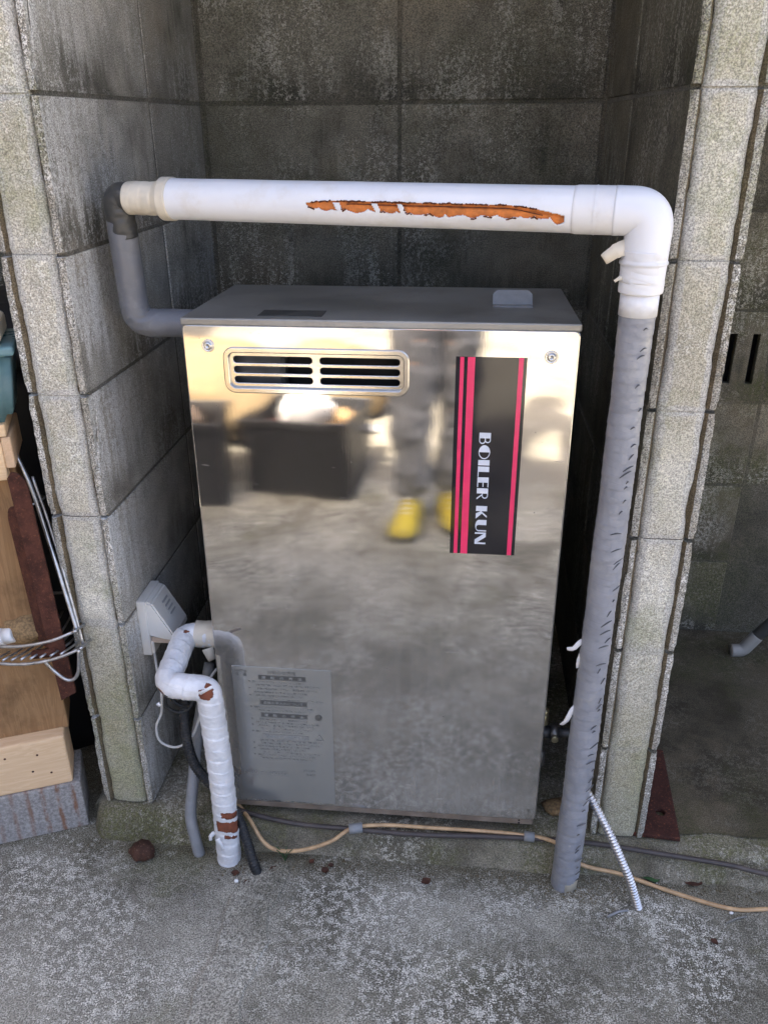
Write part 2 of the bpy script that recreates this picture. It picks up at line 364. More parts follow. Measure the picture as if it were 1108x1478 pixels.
def tube(name, path, rad, seg=16, ds=None, keep=None, caps=True, thick=0):
    path = [Vector(p) for p in path]
    L = sum((b-a).length for a, b in zip(path, path[1:]))
    if ds: path, L = resample(path, ds)
    T = [((path[min(i+1, len(path)-1)])-(path[max(i-1, 0)])).normalized() for i in range(len(path))]
    u = T[0].orthogonal().normalized(); V = []; s = 0; n = len(path); S = []
    for i, p in enumerate(path):
        if i: s += (p-path[i-1]).length
        u = (u-T[i]*u.dot(T[i])).normalized(); wv = T[i].cross(u); S.append(s)
        for j in range(seg):
            a = 2*math.pi*j/seg; d = u*math.cos(a)+wv*math.sin(a)
            r = rad(s, a, p, d) if callable(rad) else rad
            V.append(p+d*r)
    F = []
    for i in range(n-1):
        for j in range(seg):
            q = (i*seg+j, i*seg+(j+1) % seg, (i+1)*seg+(j+1) % seg, (i+1)*seg+j)
            if keep:
                c = (V[q[0]]+V[q[1]]+V[q[2]]+V[q[3]])/4; pc = (path[i]+path[i+1])/2
                if not keep(c, (c-pc).normalized(), (S[i]+S[i+1])/2): continue
            F.append(q)
    if caps: F.append(tuple(range(seg-1, -1, -1))); F.append(tuple((n-1)*seg+j for j in range(seg)))
    me = mesh(name, V, F)
    for p in me.polygons: p.use_smooth = len(p.vertices) == 4
    return me
def wrapped(r, pitch=.018, amp=.0007, ns=.0008, seed=0):
    def f(s, a, p, d):
        ph = (s/pitch+a/(2*math.pi)) % 1
        return r+amp*(ph-.5)+ns*noise.noise((p+d*r)*45+Vector((seed, 0, 0)))+.0006*noise.noise((p+d*r)*160)
    return f
def curve_mesh(name, loops, depth, bev=0, res=1):
    """filled outline(s) with holes in the XZ plane, extruded to thickness `depth` along y"""
    cu = bpy.data.curves.new(name, 'CURVE'); cu.dimensions = '2D'; cu.fill_mode = 'BOTH'; cu.extrude = depth/2-bev; cu.bevel_depth = bev; cu.bevel_resolution = res
    for lp in loops:
        sp = cu.splines.new('POLY'); sp.points.add(len(lp)-1); sp.use_cyclic_u = True
        for q, (x, z) in zip(sp.points, lp): q.co = (x, z, 0, 1)
    o = bpy.data.objects.new('tmp', cu); C.objects.link(o)
    me = bpy.data.meshes.new_from_object(o.evaluated_get(bpy.context.evaluated_depsgraph_get()))
    bpy.data.objects.remove(o); bpy.data.curves.remove(cu)
    me.transform(Matrix.Rotation(R(90), 4, 'X')); me.name = name
    return me
def text_mesh(name, body, size, depth=.0002, align='LEFT'):
    cu = bpy.data.curves.new(name, 'FONT'); cu.body = body; cu.size = size; cu.extrude = depth; cu.align_x = align; cu.resolution_u = 2
    o = bpy.data.objects.new('tmp', cu); C.objects.link(o)
    me = bpy.data.meshes.new_from_object(o.evaluated_get(bpy.context.evaluated_depsgraph_get()))
    bpy.data.objects.remove(o); bpy.data.curves.remove(cu)
    me.transform(Matrix.Rotation(R(90), 4, 'X')); me.name = name
    return me
def rrect(x0, x1, z0, z1, r, n=5):
    o = []
    for cx, cz, a0 in ((x1-r, z1-r, 0), (x0+r, z1-r, 90), (x0+r, z0+r, 180), (x1-r, z0+r, 270)):
        for i in range(n+1):
            a = R(a0+90*i/n); o.append((cx+r*math.cos(a), cz+r*math.sin(a)))
    return o
def circle(cx, cz, r, n=20): return [(cx+r*math.cos(2*math.pi*i/n), cz+r*math.sin(2*math.pi*i/n)) for i in range(n)]
def lathe(name, prof, seg=20, axis='Z'):
    V = []; F = []
    for r, z in prof:
        for j in range(seg):
            a = 2*math.pi*j/seg; V.append((r*math.cos(a), r*math.sin(a), z))
    for i in range(len(prof)-1):
        for j in range(seg): F.append((i*seg+j, i*seg+(j+1) % seg, (i+1)*seg+(j+1) % seg, (i+1)*seg+j))
    F.append(tuple(range(seg-1, -1, -1))); F.append(tuple((len(prof)-1)*seg+j for j in range(seg)))
    me = mesh(name, V, F)
    if axis == 'Y': me.transform(Matrix.Rotation(R(90), 4, 'X'))
    if axis == 'X': me.transform(Matrix.Rotation(R(90), 4, 'Y'))
    for p in me.polygons: p.use_smooth = len(p.vertices) == 4 and abs(p.normal.z if axis == 'Z' else 0) < .9
    return me
def blob(name, rx, ry, rz, amp, fs, seed, sub=3):
    bm = bmesh.new(); bmesh.ops.create_icosphere(bm, subdivisions=sub, radius=1)
    for v in bm.verts:
        d = v.co.normalized(); k = 1+amp*noise.noise(d*fs+Vector((seed, seed*.7, 0)))+amp*.5*noise.noise(d*fs*3+Vector((0, seed, 0)))
        v.co = Vector((d.x*rx, d.y*ry, d.z*rz))*k
    me = bpy.data.meshes.new(name); bm.to_mesh(me); bm.free()
    for p in me.polygons: p.use_smooth = True
    return me

# ------------------------------------------------------------------ ground and plinth
GZ = -.05
g = put('ground', mesh('ground', [(-60, -60, GZ), (60, -60, GZ), (60, 60, GZ), (-60, 60, GZ)], [(0, 1, 2, 3)]), 'ground'); tag(g, None, None, kind='structure')
def plinth():
    prof = [(.72, -.001), (.30, -.001), (.06, -.001), (.0, -.001), (-.012, -.002), (-.021, -.007), (-.027, -.018), (-.032, -.032), (-.040, -.045), (-.052, -.058)]
    xs = [-.118+i*.008 for i in range(300)]; V = []; F = []; n = len(prof)
    for i, x in enumerate(xs):
        e = max(0, 1-(x+.118)/.035)
        for j, (y, z) in enumerate(prof):
            k = 0 if j < 3 else 1
            dy = k*(.007*noise.noise(Vector((x*9, j*.35, 2)))+.003*noise.noise(Vector((x*40, j*1.1, 5))))
            dz = k*(.004*noise.noise(Vector((x*14, y*20, 8))))-(.012*e*e if j >= 2 else 0)
            V.append((x+(.006*noise.noise(Vector((y*30, z*30, 1))) if i == 0 else 0), y+dy+(e*e*.03 if j >= 4 else 0), z+min(dz, .0005)))
    for i in range(len(xs)-1):
        for j in range(n-1): F.append((i*n+j, i*n+j+1, (i+1)*n+j+1, (i+1)*n+j))
    b = len(V); V += [(V[j][0], V[j][1], -.07) for j in range(n)]
    for j in range(n-1): F.append((j, b+j, b+j+1, j+1))
    return flip_fix(mesh('foundation_slab', V, F))
s_ = put('foundation_slab', plinth(), 'slab', smooth=True); tag(s_, None, None, kind='structure')
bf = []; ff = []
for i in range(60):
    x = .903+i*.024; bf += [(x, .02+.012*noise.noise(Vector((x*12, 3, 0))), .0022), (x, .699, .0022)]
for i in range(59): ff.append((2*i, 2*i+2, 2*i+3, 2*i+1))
b_ = put('shaded_bay_floor', mesh('shaded_bay_floor', bf, ff), 'shaded_bay_floor'); tag(b_, None, None, kind='structure')  # thin sheet over the slab, coloured dark for the shade in the bay
# filled service trench running out from the pipes
def patch(name, cl, wd, seed):
    V = []; F = []
    for i, (x, y) in enumerate(cl):
        a = .008*noise.noise(Vector((i*.7, seed, 0))); b = .008*noise.noise(Vector((i*.7, seed, 4)))
        V += [(x-wd/2+a, y, GZ+.0035), (x+wd/2+b, y, GZ+.0035), (x-wd/2+a-.003, y, GZ-.002), (x+wd/2+b+.003, y, GZ-.002)]
    for i in range(len(cl)-1):
        k = 4*i; F += [(k, k+1, k+5, k+4), (k+2, k, k+4, k+6), (k+1, k+3, k+7, k+5)]
    return flip_fix(mesh(name, V, F))
p_ = put('trench_patch', patch('trench_patch', [(.232+.006*math.sin(i*.9)-.0012*i, -.07-i*.02) for i in range(30)], .075, 3), 'ground'); tag(p_, None, None, kind='structure')

# ------------------------------------------------------------------ block walls
CH, BH, NC = .2, .1935, 10
def end_block(seed, t, L):
    """hollow block seen end-on: two rough flanges either side of a recess"""
    random.seed(seed); nz = 30; cols = [0, .003, .007, .0105, .0130, .0155, .021, t/2, t-.021, t-.0155, t-.0130, t-.0105, t-.007, t-.003, t]
    base = [0, 0, 0, .001, .005, .010, .012, .012, .012, .010, .005, .001, 0, 0, 0]; V = []; F = []; nc = len(cols)
    for i in range(nz):
        z = BH*i/(nz-1); ez = min(i, nz-1-i)
        for j, (x, y) in enumerate(zip(cols, base)):
            q = Vector((x*60, seed*3.1, z*45)); q2 = Vector((x*160, seed*1.7, z*140))
            dy = .0022*noise.noise(q)+.0018*noise.noise(q2); dx = 0
            if j in (0, nc-1):
                ch_ = max(0, noise.noise(Vector((j*5, seed*2.3, z*17)))-.18)**1.5*.014+max(0, noise.noise(Vector((j, seed, z*75))))*.0016; dy = max(0, dy)+.0008+ch_; dx = (.0003+.55*ch_+.0008*noise.noise(Vector((j, seed+9, z*120))))*(1 if j == 0 else -1)
                if ez < 2: dy += (.006, .002)[ez]; dx *= 2.2
            elif j in (1, nc-2): dy = dy*.6+.0006
            V.append((x+dx, y+dy, z))
    for i in range(nz-1):
        for j in range(nc-1): F.append((i*nc+j, i*nc+j+1, (i+1)*nc+j+1, (i+1)*nc+j))
    b = len(V); V += [(0, L, 0), (t, L, 0), (0, L, BH), (t, L, BH), (0, .03, 0), (0, .03, BH), (t, .03, 0), (t, .03, BH)]
    F.append(tuple([b+4]+[i*nc for i in range(nz)]+[b+5])); F.append((b, b+4, b+5, b+2))
    F.append(tuple([b+6]+[i*nc+nc-1 for i in range(nz)]+[b+7])); F.append((b+1, b+6, b+7, b+3))
    F.append((b, b+1, b+3, b+2)); 
    F.append(tuple([b, b+4]+list(range(nc))+[b+6, b+1])); F.append(tuple([b+2, b+5]+[(nz-1)*nc+j for j in range(nc)]+[b+7, b+3]))
    return flip_fix(mesh('block', V, F))
def fill_strip(seed, t, h, z0, crack):
    n = 24; V = []; F = []; cols = [.0145, .0165, .021, .029, .040, t-.040, t-.029, t-.021, t-.0165, t-.0145]; nc = len(cols); k = int(seed/30)
    for i in range(n):
        z = h*i/(n-1); e = crack if i == n-1 else (crack*.7 if i == 0 else 0); Z = z+z0
        for j, x in enumerate(cols):
            lo = j < nc/2; m_ = min(j, nc-1-j); amp = (.0042, .0042, .0034, .0015, 0)[m_]
            dx = amp*(noise.noise(Vector((k, 3 if lo else 8, Z*13)))+.45*noise.noise(Vector((k, 3 if lo else 8, Z*60))))
            y = .0008+.0016*noise.noise(Vector((x*30, Z*30, k)))+.0006*noise.noise(Vector((x*90, Z*90, k)))+(.0085, .0040, .0008, 0, 0)[m_]+e
            V.append((x+dx, y, z))
    for i in range(n-1):
        for j in range(nc-1): F.append((i*nc+j, i*nc+j+1, (i+1)*nc+j+1, (i+1)*nc+j))
    me = mesh('mortar_fill', V, F)
    for p in me.polygons: p.use_smooth = True
    return me
def block_mesh(L, t, H=BH):
    return box('block', 0, t, 0, L, 0, H, .002)
def side_wall(x0, label, mat_side, seed):
    t = .094; rootw = empty('block_wall', (x0, 0, 0), label, 'wall', group=None)
    core = bxo('mortar', (.0014, t-.0014, .0128, .695, 0, NC*CH-.004), 'mortar_joint', rootw, 0)
    bm_ = block_mesh(.289, t); 
    for c in range(NC):
        me = end_block(seed+c, t, .396); me.materials.append(M[mat_side]); me.materials.append(M['flange']); me.materials.append(M['groove_dirt'])
        for p in me.polygons:
            if p.normal.y < -.2 and p.center.y < .06: p.material_index = 2 if .0112 < p.center.x < t-.0112 else 1
        b = put('block', me, None, rootw); b.location = (0, 0, c*CH+.0032)
        b2 = put('block', bm_, mat_side, rootw); b2.location = (random.uniform(-.0012, .0012), .404, c*CH+.0032)
        f = put('mortar_fill', fill_strip(seed, t, .2 if c else .1956, c*CH, .0030 if c in (3, 5) else .0), 'block_end', rootw); f.location = (0, 0, c*CH+.0045 if not c else c*CH)
    return rootw
side_wall(-.094, 'weathered grey block wall on the left of the steel boiler carrying the white outlet', 'block_side', 11)
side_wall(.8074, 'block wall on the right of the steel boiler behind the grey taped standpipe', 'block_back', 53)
bw = empty('block_wall', (0, .70, 0), 'dark stained concrete block wall behind the boiler with a slotted vent block', 'wall')
for d_ in ((-1.99, .815, .0014, .095, -.045, NC*CH-.002), (1.195, 2.40, .0014, .095, -.045, NC*CH-.002), (.815, 1.195, .0014, .095, -.045, .61), (.815, 1.195, .0022, .095, .79, NC*CH-.002)):
    bxo('mortar', d_, 'mortar_dark', bw, 0)
nb = box('block', -.1968, .1968, 0, .1, 0, BH, .002)
nb2 = nb.copy()
for i in range(-5, 5):
    cx = .605+.4*i
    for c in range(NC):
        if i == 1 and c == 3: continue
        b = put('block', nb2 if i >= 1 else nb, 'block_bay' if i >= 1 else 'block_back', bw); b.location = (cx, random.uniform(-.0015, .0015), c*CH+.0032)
sl = []
for sx in (.850, .905, .960, 1.015, 1.070, 1.124, 1.172):
    sl.append([(sx-.009, .640), (sx+.009, .640), (sx+.009, .752), (sx-.009, .752)])
vm = curve_mesh('vent_block', [[(.809, .604), (1.201, .604), (1.201, .796), (.809, .796)]]+sl, .02, .0015)
v_ = put('vent_block', vm, 'block_bay', bw); v_.location = (0, .010, 0)
bxo('slot_backing', (.812, 1.198, .06, .085, .607, .793), 'black_void', bw, 0)

# ------------------------------------------------------------------ lean-to roof over the bays, added sky-blocking house wall
rf = empty('shed_roof', (0, 0, 2.02), 'grey corrugated sheet roof over the block bays', 'roof')
def corrugated(x0, x1, y0, y1, z0, z1):
    n = int((x1-x0)/.0127); V = []; F = []
    for i in range(n+1):
        x = x0+(x1-x0)*i/n; d = .009*math.sin(x*2*math.pi/.076)
        V += [(x, y0, z0+d), (x, y1, z1+d)]
    for i in range(n): F.append((2*i, 2*i+2, 2*i+3, 2*i+1))
    me = mesh('roof_sheet', V, F)
    for p in me.polygons: p.use_smooth = True
    return me
for i in range(6):
    so = put('roof_sheet', corrugated(-2.1+.75*i, -2.1+.75*i+.79, -.36, 1.0, .10+.002*(i % 2), .24+.002*(i % 2)), 'roof_sheet', rf)
    so.modifiers.new('t', 'SOLIDIFY').thickness = .0015
for y in (-.28, .30, .74): bxo('rafter', (-2.1, 2.45, y, y+.045, .045+(y+.36)*.103, .09+(y+.36)*.103), 'timber_dark', rf, .002)
for x in (-2.05, -.07, .83, 2.36): bxo('bearer', (x, x+.045, -.32, .78, -.018, .05), 'timber_dark', rf, .002)
for x in (-2.05, 2.36): bxo('post', (x, x+.045, -.31, -.265, -2.07, -.016), 'timber_dark', rf, .002)
nh = empty('sky_blocker', (-2.35, -2.0, GZ), 'unseen added house wall standing left of the yard', 'screen')  # added out of view so the right wall's inner face falls dark
bxo('wall', (-.2, 0, -3.5, 3.4, 0, 3.6), 'render_wall', nh, .004)
bxo('base_course', (-.2, .02, -3.5, 3.4, 0, .35), 'patch', nh, .004)

# ------------------------------------------------------------------ boiler
BW, BHT, BD = .556, .897, .292
bo = empty('boiler', (.152, -.006, .019), 'mirror-finish stainless steel boiler cabinet standing between the block walls', 'boiler', rot=(R(-1.0), 0, 0))
fp = put('front_panel', curve_mesh('front_panel', [rrect(.0015, BW-.0015, .016, BHT-.012, .006, 4), rrect(.0625, .3175, .7955, .8505, .010, 5)], .010, .0025, 2), 'stainless_front', bo)
fp.location = (0, .005, 0)
def shell():
    bm = bmesh.new()
    t = .0015
    def q(a, b, c, d): bm.faces.new([bm.verts.new(p) for p in (a, b, c, d)])
    y0 = .010; X0, X1, Z0, Z1 = .001, BW-.001, .016, BHT-.004
    q((X0, y0, Z0), (X0, BD, Z0), (X0, BD, Z1), (X0, y0, Z1)); q((X1, y0, Z0), (X1, y0, Z1), (X1, BD, Z1), (X1, BD, Z0))
    q((X0, BD, Z0), (X1, BD, Z0), (X1, BD, Z1), (X0, BD, Z1)); q((X0, y0, Z0), (X1, y0, Z0), (X1, BD, Z0), (X0, BD, Z0))
    me = bpy.data.meshes.new('side_casing'); bm.to_mesh(me); bm.free(); return me
put('side_casing', shell(), 'cabinet_dull', bo)
bxo('top_plate', (-.001, BW+.001, -.002, BD+.002, BHT-.011, BHT), 'top_dusty', bo, .0022, 2)
bxo('bottom_rail', (.004, BW-.003, .002, .03, 0.0, .0155), 'rail_steel', bo, .002)
for hx in (.528,):
    for hz in (.0045, .0105):
        h = put('rail_hole', lathe('rail_hole', [(.0018, 0), (.0018, .001)], 10, 'Y'), 'black_void', bo); h.location = (hx, .0022, hz)
for fx in (.03, BW-.06):
    for fy in (.03, BD-.06): bxo('foot', (fx, fx+.03, fy, fy+.03, -.0195, .017), 'frame_dark', bo, .002)
# vent grille: raised rounded frame, two columns of three slots
def slot(x0, x1, zc, r=.0058): return rrect(x0, x1, zc-r, zc+r, r*.98, 5)
vg = put('vent_grille', curve_mesh('vent_grille', [rrect(.0635, .3165, .7965, .8495, .0095, 5)]+[slot(a, b, z_) for a, b in ((.069, .1855), (.1945, .311)) for z_ in (.8375, .8228, .8081)], .004, .0012, 2), 'vent_steel', bo)
vg.location = (0, .0055, 0)
vf = put('vent_frame', curve_mesh('vent_frame', [rrect(.058, .322, .791, .855, .014, 6), rrect(.0632, .3168, .7962, .8498, .0100, 6)], .0052, .0016, 2), 'vent_steel', bo); vf.location = (0, .0002, 0)
bxo('vent_chamber', (.055, .325, .055, .058, .785, .862), 'black_void', bo, 0)
bxo('burner_cover', (.055, .140, .022, .053, .786, .86), 'frame_dark', bo, .006)
# screws in dished washers
for sx, sz in ((.036, .8574), (.5195, .8507)):
    sw = put('screw', lathe('screw', [(.0092, 0), (.0092, .0012), (.0082, .0022), (.0068, .0009), (.0058, .0009), (.0054, .0034), (.0045, .0042), (.0018, .0042), (.0016, .0022)], 24, 'Y'), 'screw_steel', bo, True)
    sw.location = (sx, .0002, sz)
# brand sticker with stripes and deco lettering, text reading downwards
st = bxo('sticker', (.3885, .4870, -.0008, .0004, .543, .849), 'sticker_black', bo, 0)
for a, b in ((.3945, .4000), (.4050, .4152), (.4755, .4820)):
    q = bxo('stripe', (a, b, -.0012, -.0006, .5432, .8488), 'sticker_pink', st, 0)
def arc(cx, cy, rx, ry, a0, a1, n=12): return [(cx+rx*math.cos(R(a0+(a1-a0)*i/n)), cy+ry*math.sin(R(a0+(a1-a0)*i/n))) for i in range(n+1)]
def rc(a, b, c, d): return [(a, c), (b, c), (b, d), (a, d)]
def ringD(x, y0, y1, wd, th):   # thin bowl leaving a stem at x
    cy = (y0+y1)/2; ry = (y1-y0)/2
    return [(x, y1)]+arc(x+wd*.4, cy, wd*.6, ry, 90, -90)+[(x, y0), (x, y0+th)]+arc(x+wd*.4, cy, wd*.6-th, ry-th, -90, 90)+[(x, y1-th)]
G = {
 'B': ([rc(0, .34, 0, 1), ringD(.34, .5, 1, .30, .07), ringD(.34, 0, .56, .36, .07)], .76),
 'O': ([arc(.46, .5, .44, .5, 90, 270), [(.46, 1)]+arc(.46, .5, .44, .5, 90, -90)+[(.46, 0), (.46, .06)]+arc(.46, .5, .38, .44, -90, 90)+[(.46, .94)]], .96),
 'I': ([rc(0, .34, 0, 1)], .42),
 'L': ([rc(0, .34, 0, 1), rc(.34, .66, 0, .08)], .70),
 'E': ([rc(0, .34, 0, 1), rc(.34, .64, 0, .08), rc(.34, .62, .48, .56), rc(.34, .64, .92, 1)], .72),
 'R': ([rc(0, .34, 0, 1), ringD(.34, .46, 1, .34, .07), [(.38, .47), (.47, .47), (.74, 0), (.64, 0)]], .82),
 ' ': ([], .36),
 'K': ([rc(0, .34, 0, 1), [(.34, .48), (.66, 1), (.78, 1), (.50, .55), (.86, 0), (.50, 0)]], .94),
 'U': ([[(0, 1), (.34, 1), (.34, .30)]+arc(.52, .30, .18, .22, 180, 360, 8)+[(.70, 1), (.78, 1), (.78, .32)]+arc(.39, .32, .39, .32, 0, -180, 12)], .86),
 'N': ([rc(0, .10, 0, 1), [(.0, 1), (.30, 1), (.80, 0), (.50, 0)], rc(.70, .80, 0, 1)], .84)}
V = []; F = []; adv = 0; loops = []
for ch in 'BOILER KUN':
    for lp in G[ch][0]: loops.append([(adv+x, y) for x, y in lp])
    adv += G[ch][1]
hL, lenL = .0165, .1795; x_top, z_start = .4258, .7390      # letters: up = +x, advance = -z
me = None; vs = []; fs = []
for i, lp in enumerate(loops):
    lm = curve_mesh('l', [[(.4258+y*hL, .7390-x*lenL/adv) for x, y in lp]], .0004)
    off = len(vs); vs += [tuple(v.co+Vector((0, -.0011-.00003*(i % 3), 0))) for v in lm.vertices]; fs += [tuple(off+k for k in p.vertices) for p in lm.polygons]; bpy.data.meshes.remove(lm)
put('lettering', flip_fix(mesh('lettering', vs, fs)), 'sticker_letter', st)
# operating label: clear film, dark title bars, lines of small print, model number
lb = bxo('instruction_label', (.026, .1965, -.0006, .0003, .020, .3115), 'label_film', bo, 0)
def line(name, body, size, x, z, mat, par=None, yo=-.0009, fit=None):
    m_ = text_mesh(name, body, size, .00008)
    if fit and len(m_.vertices):
        wd = max(v.co.x for v in m_.vertices)
        for v in m_.vertices: v.co.x *= fit/wd
    o = put(name, m_, mat, par or lb); o.location = (x, yo, z); return o
line('frequency_mark', '50/60Hz', .0068, .0300, .3005, 'print_dark', fit=.022); line('frequency_mark', '共　通', .0072, .0312, .2925, 'print_dark', fit=.020)
line('title', 'お知らせ方法', .0085, .0865, .2985, 'print_dark', fit=.050)
for z0, h_, tx in ((.2875, .008, '運　転　の　方　法'), (.2352, .0078, '点検お手入れについて'), (.2088, .0078, '運　転　の　停　止'), (.1630, .0078, '安全上のご注意')):
    hb = bxo('heading_bar', (.0715, .1530, -.0009, -.0004, z0-.001, z0+h_), 'print_dark' if z0 > .2 else 'print_mid', lb, 0)
    line('heading_text', tx, .0062, .0765, z0+.0012, 'print_light', None, -.0012, .070)
small = ['運転スイッチを押して下さい　水が入っていることを確認', '使用後は必ず元栓を閉めて', '配管の凍結に注意して下さい　長期間使用しないとき', '燃料を補給する場合は火気に注意',
         '点検は年に一度お買上げの販売店に依頼して下さい', 'フィルターの掃除をして下さい']
rows = [.2800, .2735, .2660, .2585, .2515, .2440, .2270, .2205, .2010, .1945, .1880, .1810, .1745, .1555, .1490, .1425, .1360, .1290, .1225, .1160]
for i, z_ in enumerate(rows):
    x_ = .060+.004*(i % 3)
    line('small_print', small[i % 6], .0042, x_, z_, 'print_mid', fit=.085+.028*((i*7) % 4)/3)
    if i % 2 == 0: bxo('bullet', (.0535, .0560, -.0009, -.0004, z_+.0005, z_+.003), 'print_dark', lb, 0)
line('model_number', 'NBS－400SG', .0115, .0315, .0800, 'print_mid', fit=.080)
line('maker_note', '石油給湯機', .0045, .140, .092, 'print_mid'); line('maker_note', '製造年月', .0045, .146, .083, 'print_mid')
wm = put('warning_mark', curve_mesh('warning_mark', [circle(.1725, .2125, .0062), rc(.1718, .1732, .2110, .2165), rc(.1718, .1732, .2082, .2095)], .0004), 'print_dark', lb); wm.location = (0, -.0009, 0)
tr = put('warning_mark', curve_mesh('warning_mark', [[(.164, .163), (.181, .163), (.1725, .176)], [(.1665, .1645), (.1785, .1645), (.1725, .1735)]], .0004), 'print_mid', lb); tr.location = (0, -.0009, 0)
# top: rating plate and a bent lifting tab
bxo('rating_plate', (.106, .198, .018, .062, BHT-.0002, BHT+.0008), 'frame_dark', bo, 0)
tabm = curve_mesh('lifting_tab', [[(.440, 0), (.498, 0), (.498, .020), (.492, .027), (.446, .027), (.440, .020)]], .003, .0008)
tb = put('lifting_tab', tabm, 'tape_band', bo); tb.location = (0, .130, BHT-.001); tb.rotation_euler = (R(-42), 0, 0)
bxo('tab_flange', (.440, .498, .112, .130, BHT-.0004, BHT+.002), 'tape_band', bo, .0006)
# right side fittings low down
def cyl(name, p0, p1, r, mat, par, seg=14):
    o = put(name, tube(name, [p0, p1], r, seg), mat, par); return o
cyl('drain_valve', (BW-.004, .105, .128), (BW+.030, .105, .128), .012, 'frame_dark', bo)
cyl('valve_nut', (BW+.026, .105, .128), (BW+.040, .105, .128), .0165, 'fitting_grey', bo, 6)
cyl('valve_tail', (BW+.040, .105, .128), (BW+.075, .105, .128), .009, 'frame_dark', bo)
cyl('valve_stem', (BW+.033, .105-.005, .128), (BW+.033, .082, .128), .006, 'brass', bo)
for z_, h_ in ((.168, .026), (.190, .014), (.075, .034)):
    q = put('valve_cap', lathe('valve_cap', [(.006, 0), (.0085, .003), (.0085, h_-.004), (.005, h_)], 14), 'brass' if z_ > .1 else 'fitting_grey', bo); q.location = (BW+.010, .088, z_-.01)
    cyl('valve_stub', (BW-.004, .088, z_), (BW+.010, .088, z_), .005, 'frame_dark', bo)
hk = put('casing_clip', curve_mesh('casing_clip', [[(0, 0), (.004, .016), (.016, .026), (.020, .022), (.020, .034), (.008, .052), (0, .060)]], .003, .0006), 'outlet_shell', bo)
hk.location = (BW-.003, .16, .60)

# ------------------------------------------------------------------ overhead pipe run (boiler left side > up > across > down to ground)
pr = empty('insulated_pipe', (.764, -.064, GZ), 'white lagged pipe crossing above the boiler with grey taped ends and orange tear', 'pipe')
def W(o): o.location = o.location-pr.location; return o        # meshes below are in world coordinates
A = Vector((.052, .088, 1.068)); Bp = Vector((.764, -.064, 1.066)); D = (Bp-A).normalized()
at = lambda t: A+D*t
LT = (Bp-A).length
def tear(c):   # outline of the split in the plastic cover, in pipe length x and angle round the pipe
    x = c.x; ph = None
    ax = A+D*((c-A).dot(D)); d = (c-ax); ph = math.degrees(math.atan2(d.z, -d.y))
    if not (.340 < x < .668): return 9
    n1 = noise.noise(Vector((x*75, 3, 0))); n2 = noise.noise(Vector((x*42, 7, 1)))*.7+noise.noise(Vector((x*150, 2, 1)))*.5; n3 = noise.noise(Vector((x*210, 5, 0)))
    tpos = (x-.34)/.328
    lobe = abs(math.sin(x*150+2.2*noise.noise(Vector((x*22, 4, 4)))))**.6*(.5+.9*abs(noise.noise(Vector((x*28, 9, 2))))*2)
    top = 11+2.6*n3+2*n1*.5; bot = -9-11*lobe-5*max(-.2, n2)-6*math.sin(min(1, max(0, (tpos-.25)/.7))*math.pi)
    if tpos > .78: q = (tpos-.78)/.22; top -= 24*q**1.6; bot -= 9*q
    if tpos < .10: q = tpos/.10; top -= 6*(1-q); bot += (1-q)*13-5*(1-abs(2*q-1))
    for g0, g1 in ((.118, .140), (.270, .292), (.372, .390)):      # bridges of plastic left across the split
        if g0 < tpos+.006*n1+.0007*ph+.004*n3 < g1: return 5 if ph < 7 else (ph-top)/10
    if tpos > .99: return 9
    return max((ph-top), (bot-ph))/10
cover = put('pipe_cover', tube('pipe_cover', [at(.076), at(LT-.075)], lambda s, a, p, d: .0272+.0002*noise.noise(p*14), 168, .0015, keep=lambda c, n, s: tear(c) > 0, caps=False), 'white_pvc', pr); W(cover)
md = cover.modifiers.new('t', 'SOLIDIFY'); md.thickness = .0016; md.offset = -1
def foam_r(s, a, p, d):
    c = p+d*.027; t_ = tear(c); k = .0248+.0009*noise.noise(c*150)+.0006*noise.noise(c*330)
    ax = math.degrees(math.atan2(d.z, -d.y)); crack = 3.5+2.2*noise.noise(Vector((c.x*30, 1, 1)))+(-20*max(0, (c.x-.60)/.06) if c.x > .60 else 0)
    if c.x > .42 and abs(ax-crack) < 1.6: k -= .003
    return k
W(put('foam_lagging', tube('foam_lagging', [at(.078), at(LT-.07)], foam_r, 132, .0022), 'orange_foam', pr))
# curled crust round the tear
cv = []; cf = []
for i in range(190):
    x = .342+.324*i/189; c0 = None
    for side in (1, -1):
        lo, hi = (3, 30) if side > 0 else (-55, -4)
        prev = None
        for k in range(46):
            ph = lo+(hi-lo)*k/45 if side > 0 else hi+(lo-hi)*k/45
            t_ = (x-A.x)/D.x; d = Vector((0, -math.cos(R(ph)), math.sin(R(ph)))); d = (d-D*d.dot(D)).normalized(); c = at(t_)+d*.0275
            v = tear(c)
            if prev is not None and prev <= 0 < v and (noise.noise(Vector((x*90, side, 0))) > -.15 if side > 0 else noise.noise(Vector((x*70, side, 0))) > .12):
                b = len(cv); s2 = .0011+.0009*random.random(); tz = d.cross(D)
                for q in ((D*s2), (-D*s2), (tz*s2*.8), (-tz*s2*.8), (d*.0018), (-d*.002)): cv.append(c+q)
                cf += [(b, b+2, b+4), (b+2, b+1, b+4), (b+1, b+3, b+4), (b+3, b, b+4), (b, b+5, b+2), (b+2, b+5, b+1), (b+1, b+5, b+3), (b+3, b+5, b)]; break
            prev = v
cr = W(put('tear_crust', mesh('tear_crust', cv, cf), 'foam_crust', pr)); cr['kind'] = 'stuff'
kv = []; kf = []
